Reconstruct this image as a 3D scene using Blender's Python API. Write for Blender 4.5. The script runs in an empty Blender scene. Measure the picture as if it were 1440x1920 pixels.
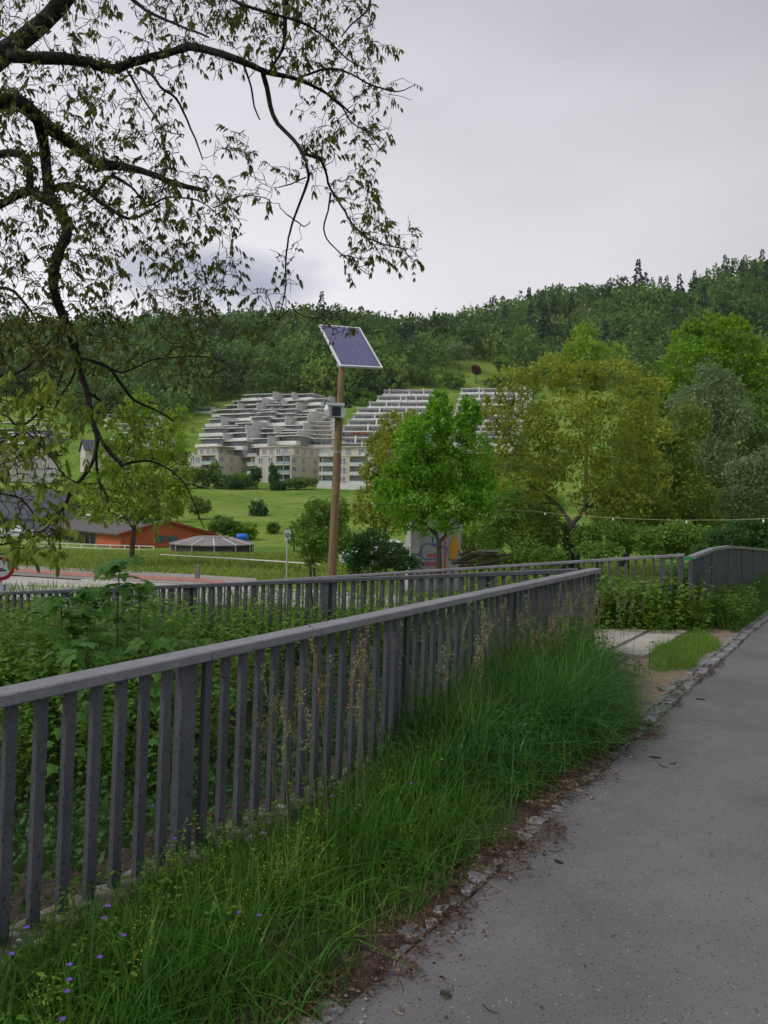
import bpy, math, random
import numpy as np
from mathutils import Vector, Matrix, noise as mnoise
R = math.radians
random.seed(7); rng = np.random.default_rng(7)
S = bpy.context.scene
C = S.collection

# ------------------------------------------------------------------ camera, world, sun, exposure
EYE = 1.75
CAM = Matrix.Translation((0, 0, EYE)) @ Matrix.Rotation(R(90 - 0.48), 4, 'X') @ Matrix.Rotation(R(1.0), 4, 'Z')
cd = bpy.data.cameras.new('camera'); cam = bpy.data.objects.new('camera', cd); C.objects.link(cam)
cam.matrix_world = CAM
cd.sensor_fit = 'VERTICAL'; cd.sensor_height = 36; cd.sensor_width = 27; cd.lens = 27
cd.clip_start = 0.05; cd.clip_end = 6000
S.camera = cam

def W(px, py, d):
    return CAM @ Vector(((px - 720) / 1440 * d, (960 - py) / 1440 * d, -d))
def G(px, py, z=0.0):
    o = CAM.translation; v = W(px, py, 1) - o
    t = (z - o.z) / v.z
    return o + v * t

w = bpy.data.worlds.new('World'); S.world = w; w.use_nodes = True
nt = w.node_tree; nt.nodes.clear()
SUN_EL, SUN_AZ = R(48), R(250)
def N(tree, t, **k):
    n = tree.nodes.new(t)
    for a, b in k.items():
        if a == 'inp':
            for i, v in b.items(): n.inputs[i].default_value = v
        else: setattr(n, a, b)
    return n
L = lambda tree, a, b: tree.links.new(a, b)
def ramp(tree, stops, fac=None, interp='LINEAR'):
    n = tree.nodes.new('ShaderNodeValToRGB'); n.color_ramp.interpolation = interp
    e = n.color_ramp.elements
    while len(e) < len(stops): e.new(0.5)
    for i, (p, c) in enumerate(stops):
        e[i].position = p; e[i].color = (c[0], c[1], c[2], 1) if not isinstance(c, (int, float)) else (c, c, c, 1)
    if fac is not None: L(tree, fac, n.inputs[0])
    return n
sky = N(nt, 'ShaderNodeTexSky', sky_type='NISHITA', sun_disc=False, sun_elevation=SUN_EL, sun_rotation=SUN_AZ)
tc = N(nt, 'ShaderNodeTexCoord')
sep = N(nt, 'ShaderNodeSeparateXYZ'); L(nt, tc.outputs['Generated'], sep.inputs[0])
# cloud brightness over elevation (sine), raised overhead out of view to brighten the ground
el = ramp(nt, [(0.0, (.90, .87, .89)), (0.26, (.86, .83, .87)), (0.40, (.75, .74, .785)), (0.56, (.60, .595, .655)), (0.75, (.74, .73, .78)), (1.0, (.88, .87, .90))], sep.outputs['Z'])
# left to right: the cloud thickens a little to the right
lr = N(nt, 'ShaderNodeMapRange', inp={1: -0.5, 2: 0.55, 3: 1.20, 4: 0.82}); L(nt, sep.outputs['X'], lr.inputs[0])
mp = N(nt, 'ShaderNodeMapping'); mp.inputs['Scale'].default_value = (1.0, 1.0, 2.6); L(nt, tc.outputs['Generated'], mp.inputs[0])
nz = N(nt, 'ShaderNodeTexNoise', inp={'Scale': 2.2, 'Detail': 5.0, 'Roughness': .52}); L(nt, mp.outputs[0], nz.inputs['Vector'])
nr = N(nt, 'ShaderNodeMapRange', inp={1: .3, 2: .7, 3: .90, 4: 1.10}); L(nt, nz.outputs[0], nr.inputs[0])
m1 = N(nt, 'ShaderNodeMath', operation='MULTIPLY'); L(nt, lr.outputs[0], m1.inputs[0]); L(nt, nr.outputs[0], m1.inputs[1])
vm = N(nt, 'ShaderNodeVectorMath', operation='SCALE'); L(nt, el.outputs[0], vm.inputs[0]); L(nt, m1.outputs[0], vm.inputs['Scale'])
# one blue grey cloud bank low in the west
bd = (W(400, 533, 1) - CAM.translation).normalized()
sb = N(nt, 'ShaderNodeVectorMath', operation='SUBTRACT'); sb.inputs[1].default_value = bd; L(nt, tc.outputs['Generated'], sb.inputs[0])
mb_ = N(nt, 'ShaderNodeVectorMath', operation='MULTIPLY'); mb_.inputs[1].default_value = (8, 8, 24); L(nt, sb.outputs[0], mb_.inputs[0])
ln = N(nt, 'ShaderNodeVectorMath', operation='LENGTH'); L(nt, mb_.outputs[0], ln.inputs[0])
nz2 = N(nt, 'ShaderNodeTexNoise', inp={'Scale': 9.0, 'Detail': 4.0}); L(nt, mp.outputs[0], nz2.inputs['Vector'])
ad = N(nt, 'ShaderNodeMath', operation='MULTIPLY_ADD'); ad.inputs[1].default_value = 1.6; L(nt, nz2.outputs[0], ad.inputs[0]); L(nt, ln.outputs['Value'], ad.inputs[2])
br = N(nt, 'ShaderNodeMapRange', inp={1: 1.0, 2: 2.0, 3: .95, 4: 0.0}); L(nt, ad.outputs[0], br.inputs[0])
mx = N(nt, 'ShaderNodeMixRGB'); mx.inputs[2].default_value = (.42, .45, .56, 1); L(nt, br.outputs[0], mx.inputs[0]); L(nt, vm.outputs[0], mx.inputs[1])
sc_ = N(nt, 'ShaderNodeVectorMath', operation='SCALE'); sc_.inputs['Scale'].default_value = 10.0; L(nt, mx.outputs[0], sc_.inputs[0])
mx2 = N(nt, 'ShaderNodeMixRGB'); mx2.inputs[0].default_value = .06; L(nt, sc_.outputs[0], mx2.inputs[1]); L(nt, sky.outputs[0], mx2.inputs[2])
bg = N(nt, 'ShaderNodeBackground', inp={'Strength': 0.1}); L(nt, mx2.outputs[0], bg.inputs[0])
wo = N(nt, 'ShaderNodeOutputWorld'); L(nt, bg.outputs[0], wo.inputs[0])

sd = bpy.data.lights.new('sun', 'SUN'); sd.energy = 1.5; sd.angle = R(16); sd.color = (1, .95, .88)
so = bpy.data.objects.new('sun', sd); C.objects.link(so)
sdir = Vector((math.sin(SUN_AZ) * math.cos(SUN_EL), math.cos(SUN_AZ) * math.cos(SUN_EL), math.sin(SUN_EL)))
so.rotation_euler = sdir.to_track_quat('Z', 'Y').to_euler(); so.location = (0, 0, 60)
S.view_settings.view_transform = 'Standard'; S.view_settings.look = 'None'
S.view_settings.exposure = 0.0; S.view_settings.gamma = 1; S.view_settings.use_curve_mapping = False
S.cycles.max_bounces = 6; S.cycles.transparent_max_bounces = 4

# ------------------------------------------------------------------ materials
def mat(name, c1, c2=None, scale=5.0, rough=.8, bump=0.0, bscale=None, detail=4.0, metal=0.0, spec=.3, stretch=None, dots=None, lo=.35, hi=.65, objrand=0.0, geo=False):
    m = bpy.data.materials.new(name); m.use_nodes = True; t = m.node_tree
    b = t.nodes['Principled BSDF']; b.inputs['Roughness'].default_value = rough; b.inputs['Metallic'].default_value = metal
    b.inputs['Specular IOR Level'].default_value = spec
    co = N(t, 'ShaderNodeTexCoord'); src = co.outputs['Object']
    if geo: src = N(t, 'ShaderNodeNewGeometry').outputs['Position']
    src0 = src
    if stretch:
        mpp = N(t, 'ShaderNodeMapping'); mpp.inputs['Scale'].default_value = stretch; L(t, src, mpp.inputs[0]); src = mpp.outputs[0]
    nn = N(t, 'ShaderNodeTexNoise', inp={'Scale': scale, 'Detail': detail, 'Roughness': .6}); L(t, src, nn.inputs['Vector'])
    rp = ramp(t, [(lo, c1), (hi, c2 or tuple(x * .8 for x in c1))], nn.outputs[0]); col = rp.outputs[0]
    if dots:
        dc, ds, dt = dots
        n2 = N(t, 'ShaderNodeTexNoise', inp={'Scale': ds, 'Detail': 3.0, 'Roughness': .7}); L(t, src0, n2.inputs['Vector'])
        mr = N(t, 'ShaderNodeMapRange', inp={1: dt, 2: dt + .05}); L(t, n2.outputs[0], mr.inputs[0])
        mm = N(t, 'ShaderNodeMixRGB'); mm.inputs[2].default_value = (*dc, 1); L(t, mr.outputs[0], mm.inputs[0]); L(t, col, mm.inputs[1]); col = mm.outputs[0]
    if objrand:
        oi = N(t, 'ShaderNodeObjectInfo'); mr = N(t, 'ShaderNodeMapRange', inp={3: 1 - objrand, 4: 1 + objrand}); L(t, oi.outputs['Random'], mr.inputs[0])
        vs = N(t, 'ShaderNodeVectorMath', operation='SCALE'); L(t, col, vs.inputs[0]); L(t, mr.outputs[0], vs.inputs['Scale']); col = vs.outputs[0]
    L(t, col, b.inputs['Base Color'])
    if bump:
        n3 = N(t, 'ShaderNodeTexNoise', inp={'Scale': bscale or scale * 3, 'Detail': 5.0}); L(t, src, n3.inputs['Vector'])
        bp = N(t, 'ShaderNodeBump', inp={'Strength': min(1, bump), 'Distance': .02 * max(1, bump)}); L(t, n3.outputs[0], bp.inputs['Height']); L(t, bp.outputs[0], b.inputs['Normal'])
    return m

def leafmat(name, c1, c2, c3=None, scale=1.5, fine=14.0, trans=.35, rough=.55, attr=None, objrand=False, tcol=None, spec=.25):
    """leaf: colour differs from clump to clump (scale) and leaf to leaf (fine); thin, so it lets light through"""
    m = bpy.data.materials.new(name); m.use_nodes = True; t = m.node_tree
    b = t.nodes['Principled BSDF']; b.inputs['Roughness'].default_value = rough; b.inputs['Specular IOR Level'].default_value = spec
    co = N(t, 'ShaderNodeTexCoord')
    n1 = N(t, 'ShaderNodeTexNoise', inp={'Scale': scale, 'Detail': 2.0}); L(t, co.outputs['Object'], n1.inputs['Vector'])
    n2 = N(t, 'ShaderNodeTexNoise', inp={'Scale': fine, 'Detail': 1.0}); L(t, co.outputs['Object'], n2.inputs['Vector'])
    av = N(t, 'ShaderNodeMath', operation='ADD'); L(t, n1.outputs[0], av.inputs[0]); L(t, n2.outputs[0], av.inputs[1])
    f = N(t, 'ShaderNodeMapRange', inp={1: .62, 2: 1.38}); L(t, av.outputs[0], f.inputs[0]); fac = f.outputs[0]
    if attr or objrand:
        if attr: a = N(t, 'ShaderNodeAttribute', attribute_name=attr); o = a.outputs['Fac']
        else: a = N(t, 'ShaderNodeObjectInfo'); o = a.outputs['Random']
        mm = N(t, 'ShaderNodeMath', operation='MULTIPLY_ADD'); mm.inputs[1].default_value = .25; L(t, fac, mm.inputs[0])
        m3 = N(t, 'ShaderNodeMath', operation='MULTIPLY'); m3.inputs[1].default_value = .75; L(t, o, m3.inputs[0]); L(t, m3.outputs[0], mm.inputs[2]); fac = mm.outputs[0]
    stops = [(0.05, c1), (0.95, c2)] if c3 is None else [(0.05, c1), (.55, c2), (.97, c3)]
    rp = ramp(t, stops, fac)
    L(t, rp.outputs[0], b.inputs['Base Color'])
    tr = N(t, 'ShaderNodeBsdfTranslucent'); g = N(t, 'ShaderNodeGamma', inp={1: .85}); L(t, rp.outputs[0], g.inputs[0]); L(t, g.outputs[0], tr.inputs[0])
    ms = N(t, 'ShaderNodeMixShader', inp={0: trans}); L(t, b.outputs[0], ms.inputs[1]); L(t, tr.outputs[0], ms.inputs[2])
    L(t, ms.outputs[0], t.nodes['Material Output'].inputs[0])
    return m

M = {}
M['asphalt'] = mat('asphalt', (.112, .110, .116), (.168, .164, .170), scale=.9, rough=.85, bump=.6, bscale=150, dots=((.050, .045, .042), 44, .62), detail=8)
def speckle(m, col, scale, thr):
    t = m.node_tree; b = t.nodes['Principled BSDF']; old = b.inputs['Base Color'].links[0].from_socket; g = N(t, 'ShaderNodeNewGeometry')
    v = N(t, 'ShaderNodeTexVoronoi', inp={'Scale': scale}); L(t, g.outputs['Position'], v.inputs['Vector'])
    n = N(t, 'ShaderNodeSeparateColor'); L(t, v.outputs['Color'], n.inputs[0])
    a = N(t, 'ShaderNodeMath', operation='GREATER_THAN', inp={1: thr}); L(t, n.outputs[0], a.inputs[0])
    d = N(t, 'ShaderNodeMath', operation='LESS_THAN', inp={1: .38}); L(t, v.outputs['Distance'], d.inputs[0])
    q = N(t, 'ShaderNodeMath', operation='MULTIPLY'); L(t, a.outputs[0], q.inputs[0]); L(t, d.outputs[0], q.inputs[1])
    mm = N(t, 'ShaderNodeMixRGB'); mm.inputs[2].default_value = (*col, 1); L(t, q.outputs[0], mm.inputs[0]); L(t, old, mm.inputs[1]); L(t, mm.outputs[0], b.inputs['Base Color'])
speckle(M['asphalt'], (.25, .245, .24), 75, .975); speckle(M['asphalt'], (.05, .048, .05), 110, .93); speckle(M['asphalt'], (.19, .185, .19), 120, .90)
M['soil'] = mat('soil', (.038, .029, .021), (.092, .070, .050), scale=22, rough=.95, bump=1.5, bscale=60)
M['sand'] = mat('sandy_soil', (.20, .14, .10), (.30, .225, .17), scale=9, rough=.95, bump=1.2, bscale=60, dots=((.40, .34, .28), 70, .62))
M['fence'] = mat('fence_paint', (.050, .055, .069), (.088, .094, .110), scale=5, rough=.55, bump=.25, bscale=70, dots=((.026, .026, .024), 55, .585), spec=.4, geo=True, stretch=(1, 1, .35), detail=7, lo=.3, hi=.7)
M['panel'] = mat('parapet_plate', (.036, .042, .062), (.055, .062, .085), scale=3, rough=.6, bump=.1, geo=True, detail=7)
M['rail'] = mat('skylit_handrail_paint', (.205, .207, .225), (.155, .157, .175), scale=6, rough=.5, bump=.2, bscale=60, dots=((.07, .07, .065), 38, .62), spec=.45, geo=True, detail=7)  # fence paint lightened: sky light on the rail's top put into colour
M['concrete'] = mat('concrete', (.30, .285, .26), (.42, .40, .37), scale=5, rough=.9, bump=.5, bscale=50, dots=((.12, .11, .09), 18, .6))
M['footing'] = mat('footing_concrete', (.11, .10, .085), (.22, .205, .18), scale=7, rough=.95, bump=1, bscale=40, dots=((.04, .05, .025), 14, .52))
M['stone'] = mat('granite_sett', (.13, .135, .14), (.24, .245, .25), scale=30, rough=.85, bump=.5, bscale=60, objrand=.3)
M['slab'] = mat('slab_concrete', (.27, .245, .215), (.38, .35, .31), scale=3, rough=.9, bump=.4, bscale=60, dots=((.2, .17, .13), 22, .62))
M['steel'] = mat('dark_steel', (.08, .07, .065), (.14, .12, .11), scale=12, rough=.6)
M['wood'] = mat('pole_wood', (.165, .115, .055), (.26, .19, .10), scale=4, rough=.8, bump=.5, bscale=20, stretch=(9, 9, .5))
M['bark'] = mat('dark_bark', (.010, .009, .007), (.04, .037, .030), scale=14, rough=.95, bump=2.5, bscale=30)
M['bark2'] = mat('bark_brown', (.05, .04, .028), (.10, .085, .06), scale=6, rough=.95, bump=1.5, bscale=14)
M['alu'] = mat('aluminium', (.72, .72, .73), (.62, .62, .64), scale=3, rough=.4, spec=.5)
M['housing'] = mat('white_housing', (.62, .66, .72), (.55, .58, .64), scale=3, rough=.4, spec=.5)
M['black'] = mat('black_plastic', (.012, .012, .013), (.02, .02, .022), scale=3, rough=.3)
M['cell'] = mat('solar_cell', (.055, .060, .165), (.070, .075, .185), scale=2, rough=.22, spec=.6)
M['cellgap'] = mat('solar_backsheet', (.26, .27, .38), (.24, .25, .36), scale=2, rough=.25, spec=.6)
M['beige'] = mat('beige_render', (.46, .43, .35), (.51, .475, .39), scale=.4, rough=.9)
M['cream'] = mat('cream_render', (.52, .49, .42), (.57, .54, .47), scale=.4, rough=.9)
M['whitewall'] = mat('white_render', (.56, .56, .545), (.68, .68, .66), scale=.4, rough=.85)
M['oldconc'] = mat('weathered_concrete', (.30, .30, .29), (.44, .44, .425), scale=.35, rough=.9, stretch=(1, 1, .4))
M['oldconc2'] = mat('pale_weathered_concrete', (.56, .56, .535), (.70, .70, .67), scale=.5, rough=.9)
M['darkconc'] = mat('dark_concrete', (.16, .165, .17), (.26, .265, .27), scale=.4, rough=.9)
M['glass'] = mat('window_glass', (.05, .065, .09), (.13, .16, .21), scale=.35, rough=.08, spec=.8)
M['blind'] = mat('grey_blind', (.27, .27, .32), (.31, .31, .36), scale=.7, rough=.7)
M['whiteframe'] = mat('white_frame', (.78, .78, .78), (.72, .72, .72), scale=1, rough=.5)
M['balglass'] = mat('balcony_glass', (.22, .34, .36), (.30, .42, .43), scale=.4, rough=.15, spec=.7)
M['balglass2'] = mat('pale_balcony_glass', (.42, .52, .52), (.50, .58, .58), scale=.4, rough=.15, spec=.7)
M['roofdark'] = mat('dark_roof', (.070, .062, .064), (.105, .09, .09), scale=1.2, rough=.75, stretch=(6, 1, 1))
M['roofslate'] = mat('slate_roof', (.05, .055, .072), (.075, .08, .10), scale=.8, rough=.75)
M['orange'] = mat('orange_boards', (.48, .125, .045), (.37, .095, .035), scale=3, rough=.8, stretch=(6, 6, .4))
M['redtrim'] = mat('red_trim', (.24, .035, .02), (.28, .04, .025), scale=2, rough=.7)
M['lightroof'] = mat('pale_felt_roof', (.17, .155, .15), (.22, .20, .19), scale=.8, rough=.8)
M['darkside'] = mat('dark_netting', (.035, .035, .04), (.065, .062, .065), scale=1.5, rough=.9)
M['blue'] = mat('blue_plastic', (.01, .12, .50), (.012, .15, .58), scale=2, rough=.4)
M['roofred'] = mat('old_red_tiles', (.13, .055, .045), (.20, .09, .07), scale=2, rough=.85)
M['road'] = mat('pale_road', (.33, .32, .29), (.40, .39, .36), scale=.6, rough=.9, dots=((.22, .21, .19), 2.2, .6))
M['redstrip'] = mat('red_gravel_strip', (.30, .11, .085), (.40, .20, .17), scale=3, rough=.9, dots=((.2, .16, .13), 5, .56))
M['gravel'] = mat('verge_gravel', (.20, .18, .165), (.34, .32, .30), scale=8, rough=.9, bump=1, bscale=20)
M['signred'] = mat('sign_red', (.33, .015, .025), (.38, .02, .03), scale=2, rough=.4)
M['signwhite'] = mat('sign_white', (.55, .57, .60), (.62, .63, .66), scale=2, rough=.4)
M['galv'] = mat('galvanised', (.30, .33, .36), (.38, .40, .43), scale=6, rough=.5)
M['graywood'] = mat('grey_wood', (.16, .14, .12), (.24, .22, .19), scale=5, rough=.9, stretch=(5, 5, .6))
M['bulb'] = mat('bulb_white', (.85, .85, .82), (.9, .9, .88), scale=2, rough=.3)
M['wire'] = mat('pale_wire', (.30, .32, .18), (.36, .38, .24), scale=2, rough=.6)
M['awning'] = mat('orange_awning', (.50, .16, .09), (.55, .2, .12), scale=2, rough=.8)
M['green'] = mat('green_cap', (.02, .16, .075), (.03, .20, .09), scale=2, rough=.5)
M['carwhite'] = mat('white_car_paint', (.65, .67, .70), (.7, .71, .74), scale=1, rough=.25, spec=.6)
M['tyre'] = mat('tyre_rubber', (.02, .02, .02), (.03, .03, .03), scale=1, rough=.8)
M['paintblue'] = mat('blue_spray', (.02, .10, .42), (.03, .13, .48), scale=3, rough=.6)
M['paintred'] = mat('red_spray', (.55, .05, .10), (.6, .08, .13), scale=3, rough=.6)
M['paintorange'] = mat('orange_spray', (.62, .30, .02), (.56, .25, .02), scale=3, rough=.6)
M['paintblack'] = mat('black_spray', (.02, .02, .03), (.03, .03, .04), scale=3, rough=.6)
M['paintviolet'] = mat('violet_spray', (.26, .05, .30), (.30, .08, .36), scale=3, rough=.6)
M['pier'] = mat('pier_concrete', (.30, .30, .31), (.40, .40, .41), scale=1.5, rough=.9, bump=.3, bscale=20, dots=((.24, .24, .26), 5, .6))
M['litter'] = leafmat('dry_litter', (.035, .020, .012), (.095, .052, .033), (.26, .20, .13), scale=7, fine=60, trans=.1, rough=.9)
M['twig'] = mat('dry_twig', (.20, .15, .10), (.32, .26, .18), scale=30, rough=.9)
M['darktwig'] = mat('dark_twig', (.02, .016, .013), (.04, .03, .025), scale=30, rough=.9)
# foliage
M['grass'] = leafmat('grass_blades', (0.028, 0.092, 0.010), (0.060, 0.170, 0.016), (0.130, 0.250, 0.040), scale=2.0, fine=30, trans=.4, rough=.42)
M['grassdeep'] = leafmat('deep_green_grass', (0.018, 0.085, 0.020), (0.036, 0.145, 0.032), (0.090, 0.210, 0.070), scale=2.2, fine=30, trans=.38, rough=.36, spec=.45)
M['seed'] = leafmat('seed_heads', (.15, .15, .07), (.24, .25, .12), (.33, .30, .18), scale=3, fine=40, trans=.3)
M['seedbrown'] = leafmat('brown_seed_heads', (.20, .11, .05), (.30, .18, .08), scale=3, fine=40, trans=.3)
M['dryblade'] = leafmat('dry_blades', (.22, .16, .07), (.34, .26, .13), scale=3, fine=40, trans=.3)
M['petal'] = leafmat('violet_petals', (.13, .05, .42), (.24, .11, .58), scale=9, fine=60, trans=.3)
M['yellow'] = leafmat('yellow_flowers', (.34, .36, .03), (.48, .46, .05), scale=9, fine=60, trans=.3)
M['bramble'] = leafmat('bramble_leaves', (0.014, 0.050, 0.009), (0.034, 0.100, 0.015), (0.080, 0.170, 0.028), scale=1.6, fine=22, trans=.3, rough=.5)
M['weed'] = leafmat('weed_leaves', (0.055, 0.145, 0.014), (0.120, 0.250, 0.024), (0.220, 0.360, 0.050), scale=1.8, fine=20, trans=.4, rough=.5)
M['maple'] = leafmat('maple_leaves', (0.040, 0.130, 0.020), (0.075, 0.200, 0.030), (0.140, 0.270, 0.040), scale=2.5, fine=8, trans=.4, rough=.5)
M['walnut'] = leafmat('backlit_walnut_leaves', (0.045, 0.060, 0.010), (0.085, 0.105, 0.014), (0.150, 0.160, 0.020), scale=1.2, fine=20, trans=.42, rough=.5)  # upper leaves: their dark look against the sky is put into the colour
M['limetree'] = leafmat('lime_tree_leaves', (0.080, 0.210, 0.010), (0.155, 0.370, 0.018), (0.270, 0.490, 0.035), scale=.9, fine=6, trans=.38)
M['farlime'] = leafmat('young_tree_leaves', (0.110, 0.220, 0.015), (0.210, 0.350, 0.024), (0.310, 0.440, 0.040), scale=.7, fine=5, trans=.38)
M['olive'] = leafmat('olive_tree_leaves', (0.160, 0.205, 0.020), (0.250, 0.300, 0.028), (0.340, 0.380, 0.045), scale=.5, fine=5, trans=.4)
M['oliveg'] = leafmat('olive_green_leaves', (0.075, 0.135, 0.015), (0.130, 0.210, 0.022), (0.210, 0.280, 0.035), scale=.5, fine=5, trans=.38)
M['darkleaf'] = leafmat('dark_tree_leaves', (0.028, 0.075, 0.012), (0.055, 0.120, 0.018), (0.095, 0.175, 0.026), scale=.4, fine=4, trans=.32)
M['brightleaf'] = leafmat('bright_tree_leaves', (0.090, 0.220, 0.010), (0.160, 0.310, 0.014), (0.230, 0.390, 0.022), scale=.35, fine=3, trans=.4)
M['silver'] = leafmat('silver_willow_leaves', (0.100, 0.170, 0.070), (0.170, 0.250, 0.105), (0.250, 0.330, 0.160), scale=.5, fine=4, trans=.35)
M['shrub'] = leafmat('shrub_leaves', (0.060, 0.150, 0.018), (0.120, 0.235, 0.028), (0.200, 0.320, 0.050), scale=.8, fine=6, trans=.36)
M['shrubdark'] = leafmat('dark_shrub_leaves', (0.022, 0.075, 0.018), (0.044, 0.120, 0.026), (0.080, 0.165, 0.036), scale=.8, fine=6, trans=.33)
M['redleaf'] = leafmat('red_shrub_leaves', (0.060, 0.020, 0.018), (0.100, 0.030, 0.025), (0.140, 0.040, 0.030), scale=1, fine=5, trans=.3)
M['ivy'] = leafmat('ivy_leaves', (.018, .06, .010), (.035, .095, .016), scale=2, fine=12, trans=.25, rough=.4)
M['forest'] = leafmat('forest_leaves', (0.026, 0.074, 0.016), (0.078, 0.172, 0.026), (0.175, 0.295, 0.042), scale=.12, fine=.9, trans=.28, attr='tint')
M['forestobj'] = leafmat('forest_edge_leaves', (0.030, 0.082, 0.016), (0.084, 0.182, 0.026), (0.185, 0.305, 0.042), scale=.12, fine=.9, trans=.28, objrand=True)
M['conifer'] = leafmat('spruce_needles', (0.018, 0.045, 0.024), (0.030, 0.068, 0.032), (0.040, 0.085, 0.038), scale=.2, fine=1.2, trans=.12)
M['meadowgrass'] = leafmat('meadow_grass', (0.130, 0.200, 0.028), (0.200, 0.270, 0.040), (0.300, 0.330, 0.080), scale=.12, fine=3, trans=.4)
M['walnutyoung_lit'] = leafmat('lit_young_walnut_leaves', (0.075, 0.125, 0.012), (0.160, 0.225, 0.020), (0.270, 0.330, 0.035), scale=1.2, fine=20, trans=.42, rough=.5)  # yellower young growth; its brighter look below the skyline is painted in
M['leafhere'] = leafmat('fallen_leaves', (.03, .03, .012), (.07, .06, .02), scale=10, fine=40, trans=.1)

def ground_mat():
    m = bpy.data.materials.new('ground_cover'); m.use_nodes = True; t = m.node_tree; b = t.nodes['Principled BSDF']
    b.inputs['Roughness'].default_value = .95; b.inputs['Specular IOR Level'].default_value = .1
    co = N(t, 'ShaderNodeTexCoord')
    n1 = N(t, 'ShaderNodeTexNoise', inp={'Scale': .035, 'Detail': 6.0}); L(t, co.outputs['Object'], n1.inputs['Vector'])
    n2 = N(t, 'ShaderNodeTexNoise', inp={'Scale': .9, 'Detail': 6.0, 'Roughness': .7}); L(t, co.outputs['Object'], n2.inputs['Vector'])
    a = N(t, 'ShaderNodeMath', operation='ADD'); L(t, n1.outputs[0], a.inputs[0]); L(t, n2.outputs[0], a.inputs[1])
    n4 = N(t, 'ShaderNodeTexNoise', inp={'Scale': .16, 'Detail': 5.0, 'Roughness': .65}); L(t, co.outputs['Object'], n4.inputs['Vector'])
    a2 = N(t, 'ShaderNodeMath', operation='ADD'); L(t, a.outputs[0], a2.inputs[0]); L(t, n4.outputs[0], a2.inputs[1]); a = a2
    f = N(t, 'ShaderNodeMapRange', inp={1: 1.12, 2: 1.88}); L(t, a.outputs[0], f.inputs[0])
    rp = ramp(t, [(0, (.060, .125, .014)), (.3, (.085, .165, .02)), (.5, (.13, .215, .028)), (.8, (.19, .25, .05)), (1, (.24, .27, .08))], f.outputs[0])
    # darker undergrowth close by: bare soil and weeds under the bank
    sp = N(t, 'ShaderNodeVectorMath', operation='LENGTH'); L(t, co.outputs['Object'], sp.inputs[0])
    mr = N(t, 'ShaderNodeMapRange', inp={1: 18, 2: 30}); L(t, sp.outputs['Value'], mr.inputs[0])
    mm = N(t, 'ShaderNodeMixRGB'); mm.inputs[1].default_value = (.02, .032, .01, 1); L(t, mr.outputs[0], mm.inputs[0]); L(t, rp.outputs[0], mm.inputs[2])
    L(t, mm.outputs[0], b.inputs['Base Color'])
    bp = N(t, 'ShaderNodeBump', inp={'Strength': .6, 'Distance': .25}); L(t, n2.outputs[0], bp.inputs['Height']); L(t, bp.outputs[0], b.inputs['Normal'])
    return m
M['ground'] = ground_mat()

# ------------------------------------------------------------------ object helpers
def tag(o, label=None, cat=None, group=None, kind=None):
    if label: o['label'] = label
    if cat: o['category'] = cat
    if group: o['group'] = group
    if kind: o['kind'] = kind
    return o
def thing(name, label, cat, loc=(0, 0, 0), rz=0.0, group=None):
    o = bpy.data.objects.new(name, None); C.objects.link(o); o.location = loc; o.rotation_euler = (0, 0, rz); o.empty_display_size = .2
    return tag(o, label, cat, group)
def link(name, me, parent=None, loc=None, rot=None):
    o = bpy.data.objects.new(name, me); C.objects.link(o)
    if parent is not None: o.parent = parent
    if loc is not None: o.location = loc
    if rot is not None: o.rotation_euler = rot
    return o
def npmesh(name, V, F, material, smooth=False, attrs=None):
    V = np.asarray(V, dtype=np.float32).reshape(-1, 3); F = np.asarray(F, dtype=np.int32); k = F.shape[1]
    me = bpy.data.meshes.new(name)
    me.vertices.add(len(V)); me.vertices.foreach_set('co', V.ravel())
    me.loops.add(F.size); me.loops.foreach_set('vertex_index', F.ravel())
    me.polygons.add(len(F)); me.polygons.foreach_set('loop_start', np.arange(0, F.size, k, dtype=np.int32))
    if smooth: me.polygons.foreach_set('use_smooth', np.ones(len(F), dtype=bool))
    if attrs:
        for an, av in attrs.items():
            a = me.attributes.new(an, 'FLOAT', 'POINT'); a.data.foreach_set('value', np.asarray(av, dtype=np.float32))
    me.materials.append(material); me.update(calc_edges=True); me.validate()
    return me
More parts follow.
